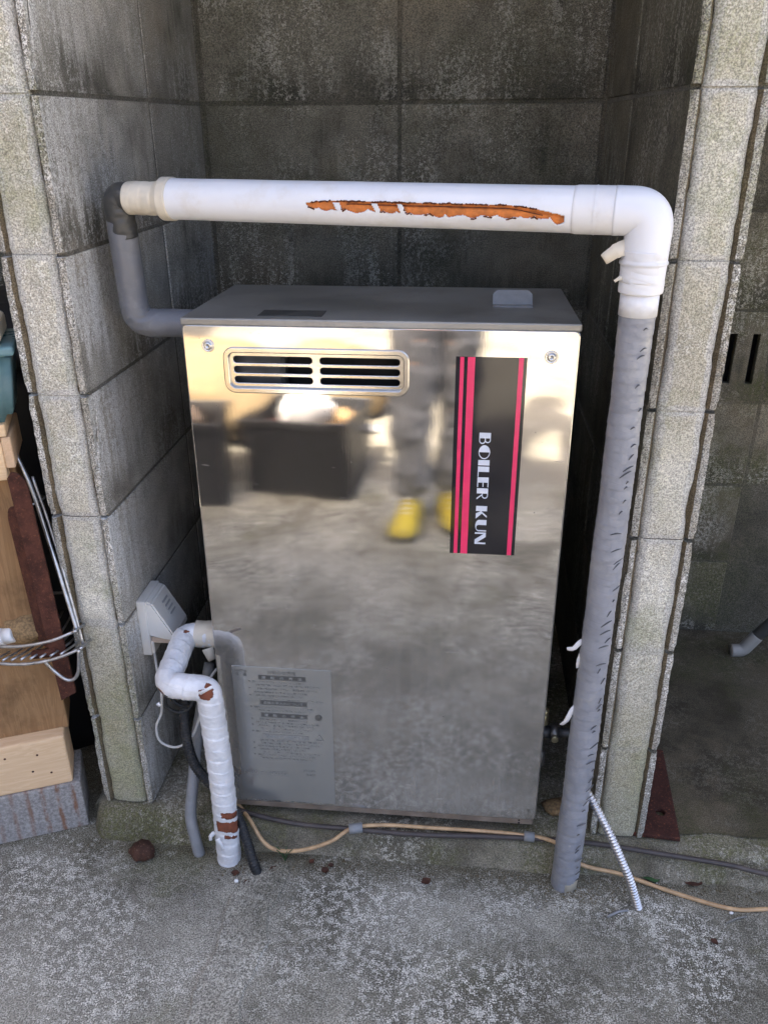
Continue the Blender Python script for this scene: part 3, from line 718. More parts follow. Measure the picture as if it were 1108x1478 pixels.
for i in range(150):      # long crack along the exposed foam
    x = .400+.245*i/149; ph = 3.5+2.2*noise.noise(Vector((x*30, 1, 1)))-(22*max(0, (x-.60)/.06)**1.3 if x > .60 else 0)
    hw = 1.3+.9*noise.noise(Vector((x*140, 2, 7)))
    for q in (hw, -hw):
        d = Vector((0, -math.cos(R(ph+q)), math.sin(R(ph+q)))); d = (d-D*d.dot(D)).normalized(); kv.append(at((x-A.x)/D.x)+d*.02615)
for i in range(149):
    c = (kv[2*i]+kv[2*i+3])/2
    if tear(c) < -.05: kf.append((2*i, 2*i+2, 2*i+3, 2*i+1))
W(put('foam_crack', mesh('foam_crack', kv, kf), 'foam_crust', pr))
# left end: cream taped taper, dark elbow, grey drop, grey elbow into the casing
def taper(s, a, p, d):
    r = .0225+.0008*noise.noise((p+d*.02)*70)
    if s > .046: r += .0046*min(1, (s-.046)/.010)
    return r+.0007*(((s/.017+a/6.28) % 1)-.5)
W(put('taped_taper', tube('taped_taper', [at(.018), at(.082)], taper, 48, .0018), 'cream_tape', pr, True))
W(put('cover_band', tube('cover_band', [at(.075), at(.090)], lambda s, a, p, d: .0291+.0004*noise.noise((p+d*.02)*60), 48, .002), 'cream_tape', pr, True))
elb = fillet([at(.030), A+Vector((-.003, 0, .002)), A+Vector((.000, .004, -.055))], .022, 10)
def crease(r, k=.0016):
    return lambda s, a, p, d: r+k*noise.noise(Vector((s*120, math.sin(a)*1.2, math.cos(a)*1.2)))+.0005*noise.noise((p+d*r)*90)
W(put('elbow_wrap', tube('elbow_wrap', elb, crease(.0208), 40, .0022), 'dark_tape', pr, True))
dn = [A+Vector((-.002, .003, -.012)), Vector((.052, .096, .888)), Vector((.165, .122, .882))]
def greyr(s, a, p, d):
    r = .0213+.0007*noise.noise((p+d*.02)*30)+.0006*(((s/.05+a/6.28) % 1)-.5)
    k = max(0, 1-abs(p.z-.900)/.03) if p.x < .09 else 0
    return r+k*(.0016-.0062*abs(noise.noise(Vector((s*95+math.cos(a)*2.2, math.sin(a)*1.6, 0)))))+.0006*noise.noise((p+d*.02)*60)
W(put('grey_wrap', tube('grey_wrap', fillet(dn, .03, 12), greyr, 44, .0022), 'grey_tape', pr, True))
# right end: white socket, elbow, loose tape, grey wrapped standpipe
W(put('socket', tube('socket', [at(LT-.088), at(LT-.030)], lambda s, a, p, d: .0283-(.0006 if s < .003 else 0)+(.0006 if abs(s-.026) < .0012 else 0), 56, .0015), 'white_tape', pr, True))
e0 = at(LT-.04); elbR = fillet([e0, Bp+Vector((.002, 0, .0)), Vector((.765, -.064, .985))], .034, 14)
W(put('elbow', tube('elbow', elbR, lambda s, a, p, d: .0288-.0022*min(1, s/.13)+.0003*noise.noise(p*40), 56, .0025), 'white_pvc', pr, True))
W(put('elbow_tape', tube('elbow_tape', [Vector((.765, -.064, 1.022)), Vector((.765, -.064, .972))], lambda s, a, p, d: .0278-.0012*s/.05+.0011*noise.noise(Vector((s*170+a*.9, a*.6, 1)))+.0016*(1 if .012 < s < .017 else 0), 64, .0014), 'white_tape', pr, True))
W(put('white_sleeve', tube('white_sleeve', [Vector((.765, -.064, .975)), Vector((.765, -.064, .944))], .0236, 48), 'white_pvc', pr, True))
def stand(s, a, p, d):
    z = p.z; ph = (s/.0185-a/(2*math.pi)) % 1; c = p+d*.021
    return .0218+.0013*min(1, max(0, (.5-z)/.5))+.0007*(ph-.5)+.0006*noise.noise(c*30)+.0004*noise.noise(c*130)+.0016*noise.noise(Vector((0, 1, z*9)))
sp_path = spline([(.765, -.064, .952), (.7655, -.064, .70), (.764, -.065, .45), (.763, -.064, .2), (.761, -.064, -.02), (.761, -.064, -.052)], 12)
W(put('tape_wrapping', tube('tape_wrapping', sp_path, stand, 56, .0022, keep=lambda c, n, s: not (c.z < -.028-.008*noise.noise(c*60) and n.x > -.1 and n.y < .2)), 'grey_spiral', pr, True))
W(put('pipe_core', tube('pipe_core', [(.762, -.064, .03), (.762, -.064, -.055)], .0205, 32), 'cream_tape', pr, True))
# tears in the tape along its right hand side: little lifted lips
tv = []; tf = []
z = .93; i = 0
while z > -.03:
    i += 1; th = R(-62+14*noise.noise(Vector((z*8, 0, 4)))+random.uniform(-12, 12)); ln = random.choice((.001, .002, .004, .007, .010)); big = random.random() < .3
    wid_ = random.uniform(.15, .5)
    c = Vector((.764, -.064, z)); nseg = 5; pts = []
    for k in range(nseg+1):
        t = k/nseg; aa = th+(t-.5)*(wid_ if not big else .7); zz = z+(-.5+t)*ln*.9+.0022*math.sin(t*3.1)
        d = Vector((math.sin(aa+R(90)), -math.cos(aa+R(90)), 0)) if False else Vector((math.cos(aa), math.sin(aa), 0))
        rr = .0228+.0013*min(1, max(0, (.5-zz)/.5))
        pts.append((Vector((c.x, c.y, zz))+d*rr, d, math.sin(math.pi*min(.98, t+.02))))
    b = len(tv)
    for p, d, wd in pts:
        hh = (.0002+.0006*wd*(1.6 if big else 1)); tv += [p+Vector((0, 0, hh))+d*.0002, p-Vector((0, 0, hh*.3))+d*(.0012+.0008*wd), p-Vector((0, 0, hh))-d*.0004]
    for k in range(nseg):
        q = b+3*k; tf += [(q, q+1, q+4, q+3), (q+1, q+2, q+5, q+4)]
    z -= random.choice((.008, .013, .018, .022, .034))*random.uniform(.8, 1.2)
tt = W(put('tape_tears', mesh('tape_tears', tv, tf), 'black_mark', pr)); tt['kind'] = 'stuff'
def flap(name, pts, wd, mat, par, seed=0):
    P = spline(pts, 6); V_ = []; F_ = []
    for i, p in enumerate(P):
        t = i/(len(P)-1); tg = (P[min(i+1, len(P)-1)]-P[max(i-1, 0)]).normalized(); sd = tg.cross(Vector((.2, -.9, .3))).normalized()
        wv = wd*(1-.35*t)+.0012*noise.noise(Vector((i*.8, seed, 0)))
        V_ += [p+sd*wv, p-sd*wv+Vector((0, -.0015, 0))*math.sin(t*4)]
    for i in range(len(P)-1): F_.append((2*i, 2*i+1, 2*i+3, 2*i+2))
    o = W(put(name, mesh(name, V_, F_), mat, par, True)); md = o.modifiers.new('t', 'SOLIDIFY'); md.thickness = .0004; return o
flap('tape_flap', [(.746, -.064, .458), (.739, -.067, .455), (.731, -.070, .447), (.722, -.068, .444)], .0042, 'white_tape', pr, 1)
flap('tape_flap', [(.745, -.064, .436), (.741, -.067, .424), (.7405, -.068, .410)], .0034, 'white_tape', pr, 2)
flap('tape_flap', [(.746, -.064, .337), (.738, -.068, .326), (.732, -.071, .312), (.725, -.068, .300)], .0045, 'white_tape', pr, 3)
flap('tape_flap', [(.748, -.066, 1.026), (.732, -.071, 1.023), (.716, -.069, 1.011)], .0105, 'cream_tape', pr, 4)
flap('tape_flap', [(.744, -.070, .990), (.737, -.073, .990), (.731, -.073, .986)], .0028, 'cream_tape', pr, 5)

# ------------------------------------------------------------------ low white wrapped pipe on the left
lp_ = empty('wrapped_pipe', (.160, -.066, GZ), 'white tape wrapped pipe stepping out from the boiler side down to the ground', 'pipe')
pr_loc = pr.location.copy()
def W2(o): o.location = o.location-lp_.location; return o
pth = fillet([(.160, -.066, -.055), (.163, -.067, .150), (.158, -.067, .330), (.086, -.066, .333), (.083, .055, .350), (.165, .062, .347)], [.3, .016, .022, .020], 9)
PTH, _ = resample(pth, .0013)
def holes(c, n, s):
    nn = .005*noise.noise(c*75)+.0018*noise.noise(c*230)
    for (p, r) in ((Vector((.160, -.089, .334)), .0115), (Vector((.166, -.084, .347)), .0105), (Vector((.080, -.082, .323)), .0125), (Vector((.093, .040, .368)), .006)):
        if (c-p).length < r+nn: return False
    a = math.atan2(c.y+.066, c.x-.161); x = math.degrees(a)
    if c.z < .10 and c.z > -.04:
        zz = c.z+.008*math.sin(a*1.3+.6)+.0022*noise.noise(c*130)
        if .0625+.0035*math.sin(a*2.1) < zz < .0735 and x > -88+500*noise.noise(c*40)*.05: return False
        if .028+.004*noise.noise(c*60) < zz < .052 and x > -118: return False
        if .014 < zz+.004*noise.noise(c*50) < .0195 and -85 < x < -20: return False
    return True
lagg = W2(put('tape_wrapping', tube('tape_wrapping', PTH, wrapped(.0212, .024, .0011, .0006, 5), 108, None, keep=holes), 'white_spiral', lp_, True))
W2(put('foam_lagging', tube('foam_lagging', PTH, lambda s, a, p, d: .0198+.0005*noise.noise((p+d*.02)*120), 40), 'brown_foam', lp_, True))
W2(put('taped_joint', tube('taped_joint', fillet([(.100, .058, .352), (.120, .060, .350), (.168, .063, .347)], .01, 4), lambda s, a, p, d: .0232+.0016*noise.noise((p+d*.02)*60), 40, .002), 'cream_tape', lp_, True))
_W = W; W = W2
flap('tape_flap', [(.142, -.076, .022), (.136, -.080, .018), (.135, -.082, .008)], .004, 'white_tape', lp_, 6)
flap('tape_flap', [(.150, -.088, .020), (.156, -.0895, .008), (.158, -.0885, -.006)], .0045, 'white_tape', lp_, 7)
flap('tape_flap', [(.150, -.0885, .337), (.158, -.090, .343), (.172, -.087, .350)], .0035, 'white_tape', lp_, 8)
flap('tape_flap', [(.126, .038, .335), (.130, .036, .322), (.133, .036, .312)], .010, 'cream_tape', lp_, 9)
flap('tape_flap', [(.078, -.088, .312), (.082, -.0885, .307)], .0035, 'white_tape', lp_, 10)
W = _W

# ------------------------------------------------------------------ outlet on the left wall
ob = empty('outlet_box', (.0, .055, .30), 'cream weatherproof outlet with sloping hood fixed to the left block wall', 'outlet')
bxo('back_plate', (-.001, .016, 0, .078, 0, .112), 'outlet_shell', ob, .003, 2)
def hood():
    sec = [(.012, .110), (.026, .108), (.062, .040), (.060, .030), (.012, .040)]    # x out of the wall, z
    V_ = []; F_ = []; n = len(sec)
    for y in (.003, .075):
        for x, z_ in sec: V_.append((x, y, z_))
    F_ = [tuple(range(n)), tuple(range(2*n-1, n-1, -1))]+[(j, n+j, n+(j+1) % n, (j+1) % n) for j in range(n)]
    bm = bmesh.new(); me = flip_fix(mesh('hood', V_, F_)); bm.from_mesh(me); bmesh.ops.bevel(bm, geom=bm.edges[:], offset=.003, segments=2, affect='EDGES'); bm.to_mesh(me); bm.free(); return me
put('hood', hood(), 'outlet_shell', ob)
put('underside', box('underside', .016, .054, .006, .072, .024, .036, .002), 'outlet_tan', ob)
bxo('lower_lip', (.010, .020, .004, .074, .002, .028), 'outlet_shell', ob, .002)
for k in range(4):
    q = bxo('hood_mark', (-.0003, .0009, -.012, .012, -.0018, .0018), 'outlet_mark', ob, 0); q.location = (.0385+.004*(k-1), .045, .0855-.0075*(k-1)); q.rotation_euler = (0, R(-28), 0)

# ------------------------------------------------------------------ cables and small pipes
def single(name, path, r, mat, label, cat, seg=12, ds=None, base=None, rad=None, group=None):
    b = Vector(base or path[0]); me = tube(name, path, rad or r, seg, ds); me.transform(Matrix.Translation(-b))
    o = put(name, me, mat); o.location = b; return tag(o, label, cat, group)
single('power_cord', spline([(.012, .075, .305), (.030, .035, .290), (.048, -.002, .262), (.040, .004, .215), (.030, -.002, .190), (.035, -.006, .160), (.062, -.004, .147), (.092, -.002, .170), (.112, .004, .220), (.124, .018, .270), (.140, .032, .296), (.156, .040, .300)], 8), .0024, 'clear_cable', 'thin clear grey cord looping below the outlet to the boiler', 'cord')
single('grey_conduit', spline([(.105, .10, .26), (.092, .035, .16), (.088, -.010, .075), (.087, -.040, .024), (.096, -.055, -.02), (.102, -.060, -.053)], 8), .0105, 'pvc_grey', 'thin grey plastic pipe bending into the ground beside the white wrapped pipe', 'pipe')
def ribs(p, amp): return lambda s, a, pp, d: .0088+amp*math.sin(s*2*math.pi/p)
single('black_conduit', spline([(.078, .02, .235), (.084, -.006, .18), (.100, -.022, .125), (.135, -.030, .080), (.172, -.040, .035), (.196, -.066, -.004), (.211, -.088, -.030), (.219, -.094, -.052)], 10), .009, 'rubber_black', 'black corrugated conduit running down behind the white pipe into concrete', 'conduit', 14, .0014, rad=ribs(.0046, .0011))
# coil of cord behind the white pipe
single('cord_coil', [Vector((.085+.022*math.cos(a), -.012+.012*math.sin(a*.5), .262+.022*math.sin(a))) for a in [i*.25 for i in range(60)]], .003, 'rubber_black', 'small dark coil of cord tucked behind the white wrapped pipe', 'cord', 8)
cc = spline([(.118, .012, .085), (.140, .008, .035), (.165, .004, .008), (.192, -.026, .006), (.222, -.052, -.018), (.252, -.060, -.028), (.296, -.056, -.026), (.345, -.047, -.010), (.382, -.029, .007), (.44, -.018, .009), (.52, -.014, .006), (.60, -.013, .006), (.68, -.015, .006), (.742, -.024, .004), (.790, -.040, -.028), (.862, -.042, -.043), (.952, -.072, -.046), (1.04, -.095, -.046), (1.12, -.089, -.046), (1.30, -.10, -.046)], 8)
single('copper_cable', cc, .0036, 'cable_copper', 'tan copper coloured cable snaking along the plinth in front of the boiler', 'cable', 10)
dc = spline([(.110, .018, .07), (.142, .006, .02), (.168, -.006, .008), (.268, -.023, .003), (.37, -.027, .003), (.50, -.028, .002), (.62, -.023, .004), (.744, -.019, .004), (.83, -.022, .003), (.935, -.031, .0), (1.04, -.038, -.006), (1.12, -.046, -.015), (1.32, -.052, -.03)], 8)
single('brown_cable', dc, .0046, 'cable_brown', 'dark brown cable lying along the top edge of the plinth', 'cable', 10)
for p, q, nm in (((.376, -.0315, .007), (.400, -.0265, .008), 'a'), ((.690, -.0175, .006), (.708, -.0185, .0055), 'b')):
    single('tape_band', [p, q], .0088, 'tape_band', 'grey tape binding the two cables '+('below the instruction label' if nm == 'a' else 'beside the grey standpipe'), 'tape', 12)
fl = spline([(.776, -.046, .155), (.789, -.052, .139), (.807, -.066, .113), (.825, -.079, .083), (.844, -.090, .045), (.862, -.098, .006), (.8815, -.103, -.052)], 10)
single('flexible_conduit', fl, .0068, 'flex_steel', 'shiny ribbed metal conduit leaning from the grey standpipe to the ground', 'conduit', 16, .0007, base=(.8815, -.103, -.052), rad=lambda s, a, p, d: .0056+.0021*abs(math.sin(s*math.pi/.0058)))

# ------------------------------------------------------------------ right bay
pl = curve_mesh('rusty_plate', [[(-.062, -.115), (.062, -.115), (.062, .115), (-.062, .115)], circle(.036, -.058, .0095, 18)], .009, .0008); pl.transform(Matrix.Rotation(R(-90), 4, 'X'))
o = put('rusty_plate', pl, 'rust_plate'); o.location = (.906+.004, .118, .0072); o.rotation_euler = (0, 0, R(-4)); tag(o, 'flat rusty steel plate with a hole on the floor behind the right pillar', 'plate')
gp = empty('drain_pipe', (1.243, .60, .0), 'grey drain pipe with white elbow leaning on the bay floor', 'pipe')
def gw(o): o.location = -gp.location; return o
gw(put('pipe', tube('pipe', [(1.258, .604, .040), (1.43, .60, .285)], .0145, 20), 'gutter_grey', gp, True))
gw(put('elbow', tube('elbow', fillet([(1.212, .598, .014), (1.240, .600, .014), (1.268, .604, .054)], .02, 6), lambda s, a, p, d: .0155, 20, .003), 'gutter_white', gp, True))

# ------------------------------------------------------------------ pile at the left: kerb block, timber, crate panel, rack
ang = R(23); base = Vector((-.128, -.014, GZ))
def pile(name, label=None, cat=None, off=(0, 0, 0)):
    o = empty(name, base+Matrix.Rotation(ang, 3, 'Z') @ Vector(off), label, cat, rot=(0, 0, ang)); return o
def pilebox(name, dims, mat, label, cat, bev=.002):
    me = box(name, *dims, bev, 2); o = put(name, me, mat); o.location = base; o.rotation_euler = (0, 0, ang); return tag(o, label, cat)
pilebox('kerb_block', (-.42, 0, 0, .095, 0, .108), 'rust_run_block', 'grey concrete block with rust streaks lying under the pale timber', 'block', .003)
tmb = pilebox('timber_beam', (-.42, -.012, .004, .085, .108, .215), 'pine', 'clean pale pine timber with nail holes lying on the grey block', 'timber', .004)
for x_, z_ in ((-.045, .140), (-.075, .150), (-.062, .185), (-.115, .190), (-.135, .168), (-.175, .192)):
    q = put('nail_hole', lathe('nail_hole', [(.0022, 0), (.0022, .0006)], 10, 'Y'), 'rust', tmb); q.location = (x_, .0043, z_)
def pboxc(par, name, dims, mat, bev=.0015): return bxo(name, dims, mat, par, bev)
cr_ = pile('plywood_crate', 'brown stained plywood crate standing on the pale timber beside the left pillar', 'crate')
pboxc(cr_, 'front_board', (-.46, -.004, .032, .044, .212, .735), 'plywood')
pboxc(cr_, 'side_board', (-.0140, -.0045, .0445, .10, .212, .735), 'plywood')
pboxc(cr_, 'back_board', (-.46, -.004, .1005, .112, .212, .735), 'plywood')
lid = pile('pine_frame', 'pale pine frame boards laid on top of the plywood crate', 'frame')
pboxc(lid, 'front_rail', (-.46, -.012, .004, .0315, .716, .778), 'pine')
pboxc(lid, 'end_rail', (-.0115, .002, .004, .13, .735, .785), 'pine_end')
pboxc(lid, 'top_board', (-.46, -.002, .002, .14, .7865, .806), 'pine')
bn = empty('gap_filler', (-.32, .34, GZ), 'added black bin standing in the dark gap behind the plywood crate', 'bin')  # black shape added here to deepen the darkness of the gap
put('body', lathe('body', [(.17, 0), (.185, .02), (.21, .80), (.21, .84)], 28), 'crate_black', bn); put('lid', lathe('lid', [(.222, .84), (.222, .87), (.10, .93), (.03, .94)], 28), 'crate_black', bn)
# teal storage box on top
tl = pile('storage_box', 'faded teal plastic storage box with a pale lid on the pine frame', 'box', (.030, -.004, .806))
tm = bpy.data.meshes.new('body'); bm = bmesh.new(); bmesh.ops.create_cube(bm, size=1)
for v in bm.verts: k = 1 if v.co.z > 0 else .9; v.co = Vector((-.155+v.co.x*.30*k, .06+v.co.y*.12*k, .055+v.co.z*.11))
bmesh.ops.bevel(bm, geom=bm.edges[:], offset=.012, segments=3, affect='EDGES'); bm.to_mesh(tm); bm.free(); put('body', tm, 'teal_plastic', tl, True)
bxo('rim', (-.312, .002, -.006, .126, .104, .118), 'teal_plastic', tl, .004, 2)
bxo('lid', (-.30, -.014, .004, .116, .118, .150), 'cream_tape', tl, .008, 3)

# rusty angle iron standing on the timber
ai = empty('angle_iron', (-.122, -.026, .258), 'rusty angle iron bar standing upright in front of the plywood crate', 'iron', rot=(R(0), R(-1.5), R(14)))
t_ = .005; L_ = .425
def barm(wd, h): return curve_mesh('flange', [[(0, 0), (wd, .012), (wd, h-.03)]+[(wd-.016+.016*math.cos(R(a_)), h-.03+.030*math.sin(R(a_))) for a_ in range(10, 91, 16)]+[(.006, h), (0, h-.008)]], .0052, .0012)
put('flange', barm(.025, L_), 'rust', ai)
q = put('flange', barm(.024, L_-.16), 'rust', ai); q.location = (.0, .004, .100); q.rotation_euler = (0, 0, R(142))
cyl('cross_pin', (-.03, .008, .092), (.012, -.004, .100), .008, 'rust', ai, 8)
# wire rack
wr = empty('wire_rack', (-.067, -.032, .36), 'chrome wire corner rack hung beside the left pillar with a brush in it', 'rack')
def wpt(*p): return Vector(p)-wr.location
def wire(name, pts, r=.0028, n=8, sp=True): return put(name, tube(name, spline([wpt(*p) for p in pts], n) if sp else fillet([wpt(*p) for p in pts], .012, 6), r, 10), 'wire_steel', wr)
wire('top_rail', [(-.080, .19, .345), (-.088, .10, .362), (-.068, -.024, .405), (-.076, -.036, .404), (-.110, -.045, .392), (-.160, -.050, .382), (-.215, -.045, .376), (-.30, -.03, .370)])
wire('bottom_rail', [(-.074, .18, .315), (-.078, .10, .330), (-.062, -.026, .374), (-.072, -.036, .370), (-.110, -.045, .356), (-.160, -.050, .346), (-.215, -.046, .342), (-.30, -.03, .338)])
wire('back_rail', [(-.080, .19, .345), (-.13, .105, .395), (-.20, .090, .398), (-.32, .08, .398)])
for k in range(11):
    t = k/10; fx = -.082-.17*t; fy = -.038-.010*math.sin(t*3.1); fz = .366-.026*t
    wire('grid_wire', [(fx, fy, fz), (fx+.014, fy+.06, fz-.004), (fx+.03-.05*t, .10, fz+.004)], .0020, 4)
wire('hanger', [(-.069, -.028, .400), (-.090, -.008, .475), (-.112, .012, .56), (-.130, .024, .640), (-.150, .030, .70)], .0034)
wire('hanger', [(-.063, -.028, .376), (-.083, -.006, .470), (-.106, .016, .57), (-.126, .028, .655)], .0024)
wire('hook_loop', [(-.068, -.036, .372), (-.075, -.038, .330), (-.086, -.038, .312), (-.100, -.040, .312), (-.118, -.042, .332), (-.128, -.045, .352)], .0030)
wire('tie', [(-.17, .010, .600), (-.14, .012, .607), (-.118, .038, .614), (-.15, .060, .610)], .0016)
br = put('scrub_brush', blob('scrub_brush', .055, .032, .030, .22, 3, 4), 'coir'); br.location = (-.185, .010, .381); tag(br, 'fuzzy brown coir scrubbing brush lying in the wire rack', 'brush')
bt = empty('white_bottle', (-.205, -.018, .378), 'small white plastic bottle lying in the wire rack', 'bottle', rot=(0, R(76), R(8)))
put('body', lathe('body', [(.012, -.07), (.017, -.064), (.017, -.012), (.014, 0)], 20), 'white_plastic', bt)
put('cap', lathe('cap', [(.0145, 0), (.0145, .014), (.0125, .017)], 20), 'white_plastic', bt)
sb = bxo('soap_bar', (-.018, .018, -.011, .011, -.008, .008), 'white_plastic', None, .004, 2); sb.location = (-.106, .072, .372); sb.rotation_euler = (R(10), R(25), R(40)); tag(sb, 'white soap bar at the back of the wire rack', 'soap')

# ------------------------------------------------------------------ small things on the ground
rs = put('rusty_lump', blob('rusty_lump', .0225, .020, .018, .28, 2.2, 9), 'rust_stone'); rs.location = (.002, -.076, GZ+.013); tag(rs, 'round rusty brown lump lying against the plinth', 'lump')
def leaf(x, y, sz, rot, mat, label, cat='leaf', seed=0, group=None, z=GZ):
    V_ = []; F_ = []; n = 7
    for i in range(n+1):
        t = i/n; wd = math.sin(math.pi*min(1, t*.96+.03))*.42*sz*(1+.25*noise.noise(Vector((i, seed, 0)))); l = (t-.5)*sz; c = .10*sz*math.sin(t*5+seed)
        V_ += [(l, -wd, .002+abs(c)), (l, 0, .001+.4*abs(c)), (l, wd, .003+abs(c)*.8)]
    for i in range(n): k = 3*i; F_ += [(k, k+1, k+4, k+3), (k+1, k+2, k+5, k+4)]
    o = put('leaf', mesh('leaf', V_, F_), mat, None, True); o.location = (x, y, z+.001); o.rotation_euler = (0, 0, rot); return tag(o, label, cat, group)
LEAF = {0: ('largest dark leaf scrap lying alone on the concrete before the boiler', None), 1: ('dark leaf scrap in the loose trio below the left cable tape', 'leaf trio below the cable tape'),
        2: ('brown leaf crumb by the foot of the black corrugated conduit', 'leaf crumbs by the black conduit'), 3: ('small brown leaf scrap beyond the ribbed metal conduit, out on bare concrete', None)}
for i, (x, y, s2, rr, li) in enumerate(((.519, -.086, .018, .5, 0), (.338, -.079, .016, 2, 1), (.311, -.062, .012, 1, 1), (.347, -.067, .011, .2, 1), (.205, -.118, .012, 1.4, 2), (.992, -.160, .014, 2.2, 3), (.245, -.085, .013, .7, 2), (.18, -.10, .015, .1, 2))):
    leaf(x, y, s2, rr, 'leaf_dry', LEAF[li][0], 'leaf', i, LEAF[li][1])
leaf(.916, -.036, .040, .1, 'leaf_green', 'green leaf lying under the tan cable beside the ribbed conduit', seed=3)
leaf(.984, -.040, .036, -.4, 'leaf_dry', 'larger dark wet leaf lying on the ground by the green leaf', seed=5)
for i, (x, y, s2) in enumerate(((1.035, -.101, .004), (.186, -.115, .005), (.60, -.14, .003), (.42, -.2, .003), (.71, -.12, .0035), (.88, -.2, .003), (.12, -.15, .0035))):
    o = put('pebble', blob('pebble', s2, s2*.8, s2*.6, .3, 2, i, 1), 'white_plastic' if i < 2 else 'patch'); o.location = (x, y, GZ+s2*.45); tag(o, ('white stone chip beside the pale twig and the tan cable', 'white stone chip at the foot of the white wrapped pipe')[i] if i < 2 else 'tiny grey stone chip out on the bare concrete', 'pebble', None if i < 2 else 'stone chips on the concrete')
random.seed(21); gv = []; gf = []
def crumb(x, y, z, r):
    b = len(gv); q = [Vector((1, 0, 0)), Vector((-1, 0, 0)), Vector((0, 1, 0)), Vector((0, -1, 0)), Vector((0, 0, 1)), Vector((0, 0, -1))]
    for d in q: gv.append(Vector((x, y, z))+d*r*random.uniform(.6, 1.3))
    for f in ((0, 2, 4), (2, 1, 4), (1, 3, 4), (3, 0, 4), (2, 0, 5), (1, 2, 5), (3, 1, 5), (0, 3, 5)): gf.append(tuple(b+j for j in f))
for i in range(900):
    x = random.uniform(-.12, 1.35); y = -.050-abs(random.gauss(0, .018)); crumb(x, y, GZ+.0006, random.choice((.0007, .001, .0014, .002)))
for i in range(160): crumb(random.gauss(.20, .035), random.gauss(-.085, .014), GZ+.0008, random.choice((.001, .0015, .0022)))
for i in range(120): crumb(random.gauss(.775, .03), random.gauss(-.085, .012), GZ+.0008, random.choice((.001, .0015, .002)))
for i in range(260): crumb(random.uniform(-.2, 1.2), random.uniform(-.40, -.06), GZ+.0006, random.choice((.0007, .0009, .0014)))
go = put('grit', mesh('grit', gv, gf), 'groove_dirt'); tag(go, 'dark grit and crumbs washed up along the plinth', 'grit', kind='stuff')
tw = single('twig', [(1.020, -.122, GZ+.002), (1.042, -.112, GZ+.004), (1.058, -.106, GZ+.002)], .0018, 'patch', 'short pale twig on the concrete beside the tan cable', 'twig', 7)
single('twig', [(.826, -.128, GZ+.002), (.846, -.117, GZ+.003), (.862, -.112, GZ+.002)], .0022, 'pvc_grey', 'grey stick at the foot of the ribbed conduit', 'twig', 7)
dl = put('dead_leaf', blob('dead_leaf', .03, .022, .010, .3, 2, 3, 2), 'coir'); dl.location = (.755, .06, .006); tag(dl, 'curled brown dead leaf on the slab beside the boiler', 'leaf')
grs = empty('weed', (.262, -.062, GZ), 'thin dry weed sprouting at the plinth below the tan cable', 'weed')
for k in range(5):
    a = k*1.3; put('blade', tube('blade', spline([(0, 0, 0), (.006*math.cos(a), .004*math.sin(a), .018), (.016*math.cos(a), .006*math.sin(a)-.004, .034)], 4), .0009, 5), 'leaf_green', grs)

# ------------------------------------------------------------------ yard behind the camera, seen mirrored in the steel
def crate(loc, rz, sx, sy, sz, label):
    o = empty('storage_crate', loc, label, 'crate', rot=(0, 0, rz))
    bxo('floor', (-sx/2, sx/2, -sy/2, sy/2, 0, .008), 'crate_black', o, 0)
    for n_, d in (('side', (-sx/2, sx/2, -sy/2, -sy/2+.008, .0081, sz)), ('side', (-sx/2, sx/2, sy/2-.008, sy/2, .0081, sz)), ('end', (-sx/2, -sx/2+.008, -sy/2+.0081, sy/2-.0081, .0081, sz)), ('end', (sx/2-.008, sx/2, -sy/2+.0081, sy/2-.0081, .0081, sz))):
        bxo(n_, d, 'crate_black', o, .002)
    bxo('rim', (-sx/2-.006, sx/2+.006, -sy/2-.006, -sy/2-.0003, sz-.03, sz), 'crate_black', o, .002); bxo('rim', (-sx/2-.006, sx/2+.006, sy/2+.0003, sy/2+.006, sz-.03, sz), 'crate_black', o, .002)
    return o
crate((-.05, -1.90, GZ), R(6), .42, .36, .27, 'long black crate in the yard with a white bag in it')
crate((-.46, -1.72, GZ), R(-8), .26, .34, .30, 'tall black crate in the yard next to the tan sack')
o = put('plastic_bag', blob('plastic_bag', .11, .10, .13, .35, 2.4, 6), 'bag_white'); o.location = (-.06, -1.90, .18); o.rotation_euler = (.3, .4, .2); tag(o, 'crumpled white plastic bag in the long black crate', 'bag')
o = put('red_can', lathe('red_can', [(.035, 0), (.035, .15), (.02, .17), (.02, .19)], 20), 'red_plastic'); o.location = (-.20, -1.88, GZ+.009); o.rotation_euler = (0, .0, 0); tag(o, 'red can standing in the long black crate', 'can')
o = put('grain_sack', blob('grain_sack', .42, .30, .26, .22, 1.6, 2), 'sack_tan'); o.location = (-.62, -2.35, .16); tag(o, 'fat tan sack slumped in the yard behind the crates', 'sack')
o = put('grain_sack', blob('grain_sack', .32, .26, .20, .25, 1.6, 12), 'sack_tan'); o.location = (-.10, -2.75, .10); tag(o, 'smaller tan sack lying flat in the sunlit yard', 'sack')

